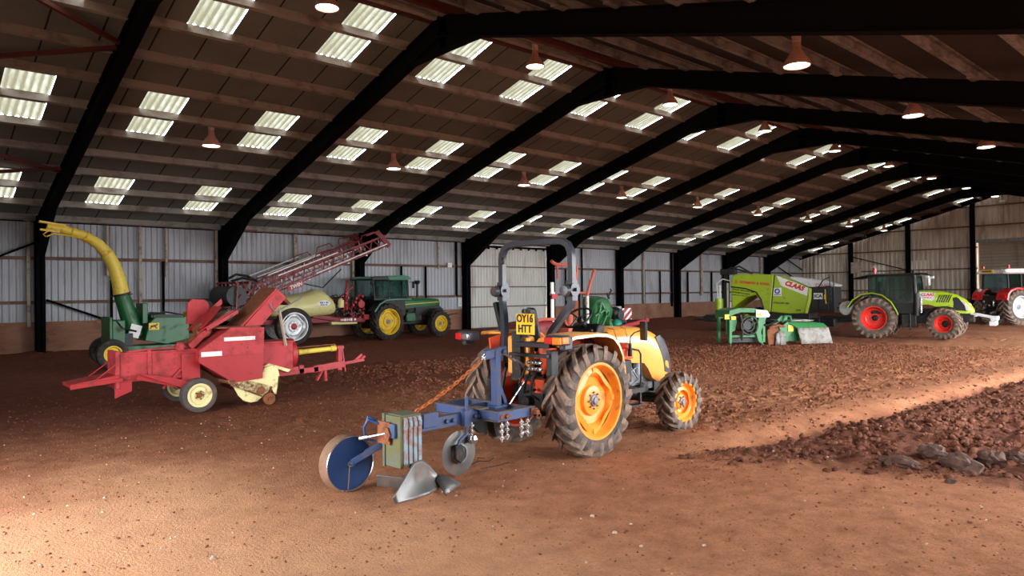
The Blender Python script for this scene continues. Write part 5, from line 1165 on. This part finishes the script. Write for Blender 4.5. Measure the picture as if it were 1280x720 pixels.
b = MB(); b.span((-1.66,ny-.012,1.66),(-1.28,ny,2.04)); qs = lb(b, 'white_sticker', M['white'])
b = MB(); b.tube(ring_pts((-1.47,ny-.014,1.88),.095,20,(0,1,0)), .03, 6, closed=True); b.bar((-1.44,ny-.016,1.84),(-1.37,ny-.016,1.78),.035,.01); b.span((-1.62,ny-.016,1.70),(-1.32,ny-.012,1.73)); b.build('blue_emblem', M['blueink'], qs)
b = MB(); b.prism([(-1.80,.93),(-1.74,.93),(-1.56,2.64),(-1.62,2.66)], ny-.02, ny+.01, 'y'); b.tube([(-3.6,ny-.005,2.12),(-2.9,ny-.005,2.02),(-2.42,ny-.005,1.84),(-2.2,ny-.005,1.5),(-2.08,ny-.005,1.05)], .035, 6); lb(b, 'panel_gap', M['black'], sb)
b = MB(); b.prism([(-1.84,.93),(-1.79,.93),(-1.61,2.66),(-1.66,2.67)], ny-.03, ny+.01, 'y'); b.prism([(-.28,.86),(-.16,.86),(.0,1.5),(.02,1.98),(-.08,2.02),(-.12,1.5)], ny-.02, ny+.05, 'y'); lb(b, 'edge_moulding', mat('light_lime_paint', (196,214,70), .35), sb)
b = MB(); b.prism([(-.9,2.44),(-.06,2.04),(.95,2.06),(1.0,2.14),(.4,2.34),(-.9,2.56)], ny+.08, ny+2.2, 'y'); lb(b, 'front_cover', M['silver'], bevel=.03)
text('CLAAS', .2, M['redink'], LB, (.45,ny+.07,2.13), FACE_R, sx=.9)
b = MB(); b.span((-.1,ny+.15,.9),(.95,ny+2.1,2.04)); b.span((.3,ny+.05,1.0),(.7,ny+.2,1.9)); b.box((.72,ny+.1,1.75),(.25,.25,.7)); b.tube([(.3,ny,2.0),(.5,ny,2.35),(.8,ny,2.5)],.03,6); b.tube([(.75,ny,1.3),(.8,ny,2.6),(.95,ny,2.6),(.95,ny,1.4)],.025,6); lb(b, 'drive_housing', M['black'], bevel=.03)
b = MB(); b.span((.1,ny+.03,1.5),(.48,ny+.045,1.78)); pp = lb(b, 'white_plate', M['white']); text('ICA', .2, M['ink'], pp, (.29,ny+.028,1.64), FACE_R, bold=.008)
b = MB(); b.tube([(.62,ny,1.3),(.6,ny,1.95)],.03,6); b.box((.58,ny,1.6),(.06,.06,.2)); lb(b, 'yellow_hose', M['yellow'])
wheel(LB, 'tyre', (-2.75,ny+.35,.55), .58, .5, .3, -1, M['lime'], M['tyre_dark'], M['tyre_dark'], 0, lobes=0); wheel(LB, 'tyre', (-2.75,ny+2.0,.55), .58, .5, .3, 1, M['lime'], M['tyre_dark'], M['tyre_dark'], 0, lobes=0)
b = MB(); b.span((-5.0,ny+.2,.42),(.3,ny+2.1,.62)); b.span((-1.8,ny+.1,.5),(-.1,ny+2.0,.9)); b.bar((.2,ny+1.15,.6),(2.6,ny+1.15,.62),.16,.2); b.cyl((-1.1,ny,.35),(-1.1,ny+2.2,.35),.28); b.span((.1,ny+.3,.25),(.9,ny+2.0,.6)); b.tube([(.6,ny+.9,1.2),(1.6,ny+1.0,.9),(2.6,ny+1.1,1.1)],.04,6); b.tube([(.6,ny+1.2,1.4),(1.6,ny+1.2,1.1),(2.6,ny+1.2,1.2)],.04,6); lb(b, 'chassis', M['black'], bevel=.02)
b = MB(); b.span((-5.3,ny+.1,.46),(-3.4,ny+2.2,.58)); b.cyl((-4.9,ny+.3,.62),(-4.9,ny+2.0,.62),.14); b.cyl((-4.2,ny+.3,.62),(-4.2,ny+2.0,.62),.14); b.bar((-5.5,ny+.2,.5),(-5.0,ny+.2,.55),.08); lb(b, 'wrapping_table', M['black'], bevel=.01)
b = MB(); b.cyl((-4.24,ny+.2,.6),(-4.24,ny+.2,1.55),.19,n=20); lb(b, 'lime_pillar', M['lime'])
b = MB(); b.tube([(-4.3,ny+.2,1.55),(-4.35,ny+.2,2.3),(-4.05,ny+.2,2.5),(-3.7,ny+.3,2.4)],.03,6); b.cyl((-4.2,ny+.2,1.55),(-4.2,ny+.2,2.2),.06); b.cyl((-3.85,ny+.3,.65),(-3.85,ny+.3,2.3),.05); b.cyl((-3.66,ny+.1,.6),(-3.66,ny+.1,1.4),.05); lb(b, 'wrap_film_holder', M['white'])
b = MB(); b.bar((-4.05,ny+.4,.6),(-3.95,ny+.4,2.7),.18,.16); b.box((-3.85,ny+.5,2.85),(.7,.5,.28)); b.tube([(-4.1,ny+.4,2.75),(-3.7,ny+.4,3.05),(-3.2,ny+.4,2.9),(-2.7,ny+.5,2.74)],.05,6); b.tube([(-4.0,ny+.7,2.9),(-3.4,ny+.7,3.12),(-2.9,ny+.8,2.8)],.05,6); lb(b, 'wrapping_arm', M['black'], bevel=.02)

# ---------------------------------------------------------------- green mower in front of it
MW = thing('mower', 'green disc mower with grey canvas skirt, standing in front of the lime baler', 'mower', (23.24, 12.4, 0), -30)
b = MB()
for x in (-1.55,-.28): b.bar((x,.1,.12),(x+.02,.1,1.15),.12,.1); b.bar((x,.9,.12),(x+.02,.9,1.15),.12,.1)
b.prism([(-1.64,1.0),(-1.6,1.25),(-1.25,1.33),(-.7,1.32),(-.3,1.24),(-.12,1.12),(-.14,1.02),(-.6,1.16),(-1.2,1.18),(-1.5,1.08)], .0, 1.0, 'y'); b.bar((-1.6,.1,.35),(-.2,.1,.35),.08); b.prism([(-.5,1.0),(-.2,1.0),(-.42,.5),(-.36,.1),(-.28,.0),(-.52,.15),(-.62,.45)], -.02, .04, 'y'); b.prism([(-1.62,.4),(-1.62,1.0),(-1.2,.9),(-1.28,.55)], .2, .26, 'y'); mf = b.build('headstock', M['green'], MW, bevel=.008)
b = MB(); b.prism([(-.62,1.0),(-.62,1.26),(-.2,1.24),(-.08,1.06),(-.14,1.0)], -.05, -.01, 'y'); b.build('white_panel', M['white'], mf)
b = MB(); b.span((-.58,-.06,1.03),(-.42,-.05,1.14)); b.span((-1.78,.0,.95),(-1.6,.02,1.12)); b.span((-1.56,-.04,.93),(-1.38,-.02,1.05)); b.build('yellow_label', M['yellow'], mf)
b = MB(); b.tube(ring_pts((-.85,.0,.72),.32,26,(0,1,0)), .03, 6, closed=True); b.tube(ring_pts((-.85,.05,.72),.2,20,(0,1,0)), .03, 6, closed=True); b.span((-1.0,.1,.5),(-.7,.4,.95)); b.tube([(-1.2,0,1.1),(-1.1,0,.7),(-1.15,0,.2)],.04,6); b.tube([(-.6,.1,.9),(-.2,.0,.7),(.3,.1,.85)],.04,6); b.bar((-1.5,.3,.2),(.4,.3,.2),.2,.14); b.bar((-1.52,.12,0),(-1.52,.12,.35),.05); b.bar((-.34,.12,0),(-.34,.12,.35),.05); b.build('drive_gear', M['black'], MW)
b = MB(); b.prism([(-.15,.5),(.05,.72),(.35,.74),(.6,.62),(.6,.5),(.2,.45),(.1,.02),(-.1,.02)], .05, .5, 'y'); b.tube([(-.1,.0,.62),(.2,-.04,.70),(.5,.0,.66)],.05,6); b.build('gearbox', M['rust'], MW, bevel=.02)
b = MB(); P_ = []
for i in range(13):
    x = .12+.42*i/12; P_.append([V(x+.03*math.sin(i*2+z_), -.04+.03*math.sin(i*1.7)+.02*z_, .02+.50*z_*(1-.5*abs(i/12-.5))) for z_ in (0,.3,.6,1)])
b.grid(P_); b.build('canvas_flap', M['canvas'], MW, smooth=60, solid=.01)
b = MB(); b.prism([(.30,.62),(.62,.80),(2.02,.74),(2.10,.60),(.92,.58),(.62,.30),(.62,.14),(.5,.14)], .0, .05, 'y')
b.add([(.62,0,.80),(2.02,0,.74),(1.95,1.2,.80),(.7,1.2,.86),(.9,-.12,.60),(2.12,-.12,.60)], [(0,1,2,3),(0,4,5,1)])
b.prism([(.6,.80),(.75,1.0),(.95,.98),(.9,.8)], .5, .56, 'y'); b.bar((.1,.3,.6),(.6,.3,1.0),.08); b.tube([(.55,.2,.8),(.65,.2,1.02),(.85,.2,1.0),(.9,.2,.82)],.03,6); hd = b.build('mower_hood', M['green'], MW, solid=.02, smooth=0)
b = MB(); b.prism([(.62,.14),(.62,.55),(.95,.56),(1.1,.35),(1.1,.12)], .05, .9, 'y'); b.build('cutter_bed', M['jdgreen'], MW, bevel=.02)
b = MB(); P_ = [[V(.90+.05*math.sin(0)+1.22*i/16+.12*(1-v)*0+.10*(1-v), -.14-.10*(1-v)+.012*math.sin(i*1.9), .05+.55*v) for v in (0,.25,.5,.75,1)] for i in range(17)]
b.grid(P_); b.build('canvas_skirt', M['canvas'], MW, smooth=60, solid=.012)
b = MB(); b.span((.62,-.03,.48),(.82,.0,.70)); b.span((1.45,-.02,.62),(1.62,.02,.69)); b.build('yellow_label', M['yellow'], hd)
b = MB(); b.prism([(.75,.84),(1.5,.88),(1.9,.84),(1.6,.80)], .3, .9, 'y'); b.build('pale_cover', M['canvas'], MW)

# ---------------------------------------------------------------- lime tractor
CT = thing('tractor', 'lime green cab tractor with bright red rims, parked on the right', 'tractor', (29.94, 11.40, 0), -80)
for s in (-1, 1):
    wheel(CT, 'rear_tyre', (0,s*.66,.79), .81, .56, .46, s, M['claasrim'], M['tyre'], M['lug'], 20, .05, .34, .075, dish=-.02, lobes=0, hub=.12, hubm=M['black'])
    wheel(CT, 'front_tyre', (2.38,s*.70,.60), .59, .44, .31, s, M['claasrim'], M['tyre'], M['lug'], 18, .045, .34, .065, dish=-.04, lobes=0, hub=.13, hubm=M['black'], rot=math.radians(-14))
b = MB(); b.loft(hood_rings([(1.45,.42,1.3,1.86,1),(1.8,.42,1.32,1.86,1),(2.3,.41,1.16,1.80,1),(2.7,.40,1.0,1.68,1),(3.0,.37,.98,1.48,1),(3.18,.32,.99,1.25,1),(3.24,.26,1.0,1.12,1)])); ch = b.build('hood', M['lime'], CT, smooth=45)
b = MB()
for s in (-1, 1):
    b.prism([(2.62,1.10),(2.60,1.56),(2.72,1.60),(3.0,1.38),(3.12,1.16),(3.05,1.08)], s*.372, s*.402, 'y')
    for i in range(6): b.bar((2.08+.075*i,s*.415,1.40),(2.20+.075*i,s*.415,1.68),.03,.02,(0,1,0))
b.build('side_grille', M['black'], ch)
b = MB()
for s in (-1, 1):
    b.prism([(2.80,1.54),(2.98,1.42),(3.12,1.18),(3.10,1.08),(3.02,1.1),(2.98,1.28)], s*.368, s*.408, 'y'); b.lathe([(.001,.0),(.07,.01),(.09,0),(.09,-.04)], (3.12,s*.2,1.28), (1,s*.4,.3), 16)
b.build('headlight', M['silver'], ch, bevel=.005)
b = MB()
for s in (-1, 1): b.prism([(1.50,1.55),(1.52,1.80),(2.06,1.76),(1.94,1.45)], s*.418, s*.424, 'y')
hp = b.build('grey_name_panel', M['silver'], CT)
text('CLAAS', .15, M['redink'], hp, (1.78,-.426,1.69), FACE_R, shear=.2, bold=.006); faint_line(M['redink'], hp, (1.76,-.426,1.58), .26, .05, 7)
b = MB(); b.span((-.6,-.35,.55),(1.4,.35,1.1)); b.span((1.2,-.3,.6),(2.9,.3,1.15)); b.cyl((0,-.5,.79),(0,.5,.79),.22); b.bar((2.38,-.6,.6),(2.38,.6,.6),.2,.2); b.span((.95,-.8,.45),(1.45,-.35,.95)); b.bar((1.25,-.82,.35),(1.25,-.82,1.0),.06); b.span((2.9,-.3,.65),(3.25,.3,1.0)); b.build('chassis', M['blackm'], CT, bevel=.02)
for s in (-1, 1):
    b = MB(); arch(b, [(-.92,1.22),(-.72,1.50),(-.42,1.70),(-.05,1.76),(.3,1.68),(.6,1.42),(.78,1.1),(.84,.94)], s*.42, s*.93, .05); b.build('fender', M['black'], CT)
b = MB()
for s in (-1, 1): b.tube([(-.94,s*.935,1.22),(-.74,s*.935,1.51),(-.43,s*.935,1.715),(-.05,s*.935,1.775),(.31,s*.935,1.69),(.62,s*.935,1.43),(.80,s*.935,1.1),(.86,s*.935,.93)], .05, 6, flat=.5)
b.build('lime_fender_edge', M['lime'], CT)
cab(CT, -.2, 1.42, .72, 1.35, 2.44, M['black'], .45, .12, post=.06); cab_inside(CT, .35, 1.35)
b = MB(); b.span((-.15,-.66,.95),(1.4,.66,1.36)); b.build('cab_floor_skirt', M['black'], CT, bevel=.03)
b = MB(); b.loft([[V(x, y, z) for y, z in ((-.78*w,za),(-.85*w,za+.04),(-.74*w,zb),(.74*w,zb),(.85*w,za+.04),(.78*w,za))] for x, w, za, zb in ((-.75,.85,2.33,2.39),(-.2,1,2.43,2.52),(1.5,1,2.45,2.54),(1.85,.95,2.46,2.52))]); cr = b.build('cab_roof', M['black'], CT, smooth=40)
b = MB(); b.cyl((.0,-.6,2.52),(.0,-.6,2.6),.04); b.cyl((.0,-.6,2.6),(.0,-.6,2.76),.065); b.build('beacon', M['redlens'], cr)
b = MB(); b.box((1.84,-.68,2.36),(.1,.2,.1)); b.box((1.84,.5,2.36),(.1,.2,.1)); b.box((1.9,-.78,2.2),(.06,.16,.3)); b.tube([(1.6,-.78,2.45),(1.88,-.9,2.4),(1.9,-.9,2.15)],.015,6); b.build('work_lamp', M['silver'], cr, bevel=.01)
b = MB(); b.cyl((1.46,-.74,.9),(1.46,-.74,1.75),.11); b.cyl((1.42,-.74,1.7),(1.38,-.74,2.62),.07); b.build('exhaust', M['blackm'], CT)
b = MB(); b.span((1.55,-.56,1.0),(1.62,-.5,1.6)); b.build('exhaust_shield', M['chrome'], CT)
b = MB(); b.cyl((-1.12,-.55,1.16),(-1.02,-.30,1.16),.27,n=24); b.box((-.95,-.5,1.3),(.3,.2,.3)); b.build('pale_tank', mat('pale_grey_plastic', (190,196,192), .5, dirt=.2), CT, bevel=.02)
for s in (-1, 1):
    b = MB(); arch(b, [(1.72,.95),(1.85,1.12),(2.1,1.24),(2.45,1.26),(2.7,1.18)], s*.5, s*.92, .03); b.build('front_mudguard', M['black'], CT)
b = MB()
for s in (-1, 1): b.bar((3.15,s*.32,.98),(3.9,s*.36,.82),.08,.07); b.box((3.88,s*.36,.80),(.22,.1,.16)); b.box((3.84,s*.36,.62),(.22,.1,.16))
b.bar((3.3,-.36,.9),(3.3,.36,.9),.07); b.build('front_linkage', M['silver'], CT, bevel=.01)
b = MB(); b.bar((-.5,-.35,.7),(-1.5,-.35,.6),.07,.1); b.bar((-.5,.35,.7),(-1.5,.35,.6),.07,.1); b.tube([(-.4,0,1.2),(-1.2,0,1.0)],.04); b.span((-.75,-.4,.9),(-.4,.4,1.35)); b.build('rear_linkage', M['blackm'], CT)

# ---------------------------------------------------------------- red tractor at the right edge
MT = thing('tractor', 'red cab tractor with silver rims and pale roof seen from behind, at the right edge', 'tractor', (43.45+.40, 9.6+.85, 0), -27)
for s in (-1, 1):
    wheel(MT, 'rear_tyre', (0,s*.72,.92), .94, .58, .56, s, M['silver'], M['tyre'], M['lug'], 20, .055, .34, .08, dish=.06, lobes=0, hub=.14)
    wheel(MT, 'front_tyre', (2.7,s*.75,.68), .69, .45, .38, s, M['silver'], M['tyre'], M['lug'], 18, .045, .34, .07, dish=.03, lobes=0)
b = MB(); b.loft(hood_rings([(1.35,.42,1.2,1.95,1),(2.4,.41,1.2,1.88,1),(3.1,.38,1.2,1.7,1),(3.35,.3,1.2,1.5,1)])); b.build('hood', M['brightred'], MT, smooth=45)
for s in (-1, 1):
    b = MB(); arch(b, [(-1.0,1.30),(-.92,1.62),(-.7,1.82),(-.3,1.93),(.2,1.90),(.7,1.6),(.95,1.1)], s*.40, s*1.03, .10, .03); f_ = b.build('fender', M['brightred'], MT)
    b = MB(); b.span((-1.02,s*.62,1.40),(-.96,s*.92,1.52)); b.build('tail_lamp', M['redlens'], f_)
cab(MT, -.55, 1.2, .74, 1.62, 2.64, M['black'], .3, .1, post=.07); cab_inside(MT, .05, 1.55)
b = MB(); b.span((-.5,-.7,1.0),(1.3,.7,1.62)); b.span((-.75,-.35,.55),(3.2,.35,1.15)); b.cyl((0,-.5,.92),(0,.5,.92),.25); b.bar((2.7,-.6,.68),(2.7,.6,.68),.2); b.build('chassis', M['blackm'], MT, bevel=.03)
b = MB(); b.loft([[V(x, y, z) for y, z in ((-.80*w,za),(-.88*w,za+.06),(-.78*w,zb),(.78*w,zb),(.88*w,za+.06),(.80*w,za))] for x, w, za, zb in ((-.78,.92,2.66,2.82),(-.6,1,2.63,2.88),(.9,1,2.63,2.9),(1.45,.95,2.66,2.84))]); mr = b.build('cab_roof', M['white'], MT, smooth=40)
b = MB(); b.span((-.82,-.1,2.70),(-.79,.56,2.84)); np_ = b.build('number_plate', M['plate'], MT)
faint_line(M['ink'], np_, (-.822,.23,2.77), .52, .08, 8, face='B')
b = MB()
for s in (-1, 1): b.cyl((-.5,s*.72,2.86),(-.5,s*.72,2.94),.03); b.cyl((-.5,s*.72,2.94),(-.5,s*.72,3.08),.06)
b.build('beacon', M['redlens'], mr)
b = MB(); b.box((-.78,-.6,2.7),(.08,.22,.12)); b.box((-.78,.75,2.7),(.08,.2,.12)); b.box((-.78,.72,1.75),(.06,.14,.2)); b.build('work_lamp', M['silver'], mr, bevel=.01)
b = MB(); b.bar((-.6,-.4,.8),(-1.5,-.45,.6),.08,.1); b.bar((-.6,.4,.8),(-1.5,.45,.6),.08,.1); b.tube([(-.7,-.42,1.4),(-1.0,-.42,.75)],.04); b.tube([(-.7,.42,1.4),(-1.0,.42,.75)],.04); b.bar((-.7,0,1.25),(-1.3,0,1.0),.06); b.span((-.95,-.5,1.15),(-.6,.5,1.5)); b.span((-.9,-.2,.4),(-.6,.2,.75)); b.build('rear_linkage', M['blackm'], MT, bevel=.02)
b = MB(); b.box((-.98,.3,1.2),(.06,.1,.12)); b.box((-.98,-.25,1.1),(.06,.08,.3)); b.box((-.96,0,1.0),(.05,.08,.12)); b.build('coupler', M['chrome'], MT, bevel=.01)
# ---------------------------------------------------------------- separate pieces of one kind become parts of their own
def split_pieces(o, gap=.05, most=40):
    me = o.data; nv = len(me.vertices); par = list(range(nv))
    def find(i):
        while par[i] != i: par[i] = par[par[i]]; i = par[i]
        return i
    for e in me.edges:
        a, b_ = find(e.vertices[0]), find(e.vertices[1])
        if a != b_: par[a] = b_
    comp = {}
    for i in range(nv): comp.setdefault(find(i), []).append(i)
    if len(comp) < 2 or len(comp) > 400: return
    co = np.empty(nv*3); me.vertices.foreach_get('co', co); co = co.reshape(-1, 3)
    cl = [[co[ix].min(0)-gap/2, co[ix].max(0)+gap/2, list(ix)] for ix in comp.values()]
    merged = True
    while merged:
        merged = False; out = []
        for c in cl:
            for d in out:
                if (c[0] <= d[1]).all() and (d[0] <= c[1]).all():
                    d[0] = np.minimum(c[0], d[0]); d[1] = np.maximum(c[1], d[1]); d[2] += c[2]; merged = True; break
            else: out.append(c)
        cl = out
    if not 2 <= len(cl) <= most: return
    lab = np.zeros(nv, int)
    for k, c in enumerate(cl): lab[c[2]] = k
    base = me.copy()
    def keep(k):
        bm = bmesh.new(); bm.from_mesh(base); bm.verts.ensure_lookup_table()
        bmesh.ops.delete(bm, geom=[v for v in bm.verts if lab[v.index] != k], context='VERTS')
        q = base.copy(); bm.to_mesh(q); bm.free(); return q
    for k in range(1, len(cl)):
        n = o.copy(); n.data = keep(k); COL.objects.link(n)
    o.data = keep(0); bpy.data.meshes.remove(base)
for o in list(COL.objects):
    if o.type == 'MESH' and o.parent is not None and o.data.users == 1 and not o.name.startswith(('wheel_rim', 'lamp_', 'plate_lettering', 'lettering', 'red_stripes', 'hose_bundle', 'pump_valves', 'boom', 'chain', 'rear_tyre', 'front_tyre')):
        split_pieces(o)
# ---------------------------------------------------------------- camera, light
yw, pt, rl = math.radians(48.2012), math.radians(.3945), math.radians(-.6798)
d0 = V(math.cos(yw), math.sin(yw), 0); r0 = V(math.sin(yw), -math.cos(yw), 0); z0 = V(0, 0, 1)
fw = d0*math.cos(pt)+z0*math.sin(pt); u1 = z0*math.cos(pt)-d0*math.sin(pt)
r2 = r0*math.cos(rl)+u1*math.sin(rl); u2 = u1*math.cos(rl)-r0*math.sin(rl)
cd = bpy.data.cameras.new('camera'); cam = bpy.data.objects.new('camera', cd); COL.objects.link(cam)
cd.sensor_width = 36; cd.lens = 884.29/1280*36; cd.clip_start = .05; cd.clip_end = 500
cam.matrix_world = Matrix(((r2.x, u2.x, -fw.x, 0), (r2.y, u2.y, -fw.y, 0), (r2.z, u2.z, -fw.z, EYE), (0, 0, 0, 1)))
SC.camera = cam
w = bpy.data.worlds.new('overcast'); SC.world = w; w.use_nodes = True
bg = w.node_tree.nodes['Background']; bg.inputs[0].default_value = (.93, .97, 1, 1); bg.inputs[1].default_value = 15
for k, za, zb in OPEN:
    ld = bpy.data.lights.new('daylight_opening', 'AREA'); ld.shape = 'RECTANGLE'; ld.size = BAY; ld.size_y = zb-za
    ld.cycles.is_portal = True
    lo = bpy.data.objects.new('daylight_opening', ld); COL.objects.link(lo)
    lo.location = (FX0+(k+.5)*BAY, SY-.2, (za+zb)/2); lo.rotation_euler = (PI/2, 0, 0)
ld = bpy.data.lights.new('daylight_doorway', 'AREA'); ld.shape = 'RECTANGLE'; ld.size = GDZ; ld.size_y = GD1-GD0; ld.cycles.is_portal = True
lo = bpy.data.objects.new('daylight_doorway', ld); COL.objects.link(lo); lo.location = (XB-.15, (GD0+GD1)/2, GDZ/2); lo.rotation_euler = (0, -PI/2, 0)
SC.view_settings.view_transform = 'Standard'; SC.view_settings.look = 'None'; SC.view_settings.gamma = 1
SC.view_settings.exposure = .4; SC.view_settings.use_curve_mapping = False
SC.cycles.max_bounces = 8; SC.cycles.diffuse_bounces = 4; SC.cycles.glossy_bounces = 3; SC.cycles.transparent_max_bounces = 12
SC.cycles.sample_clamp_indirect = 8
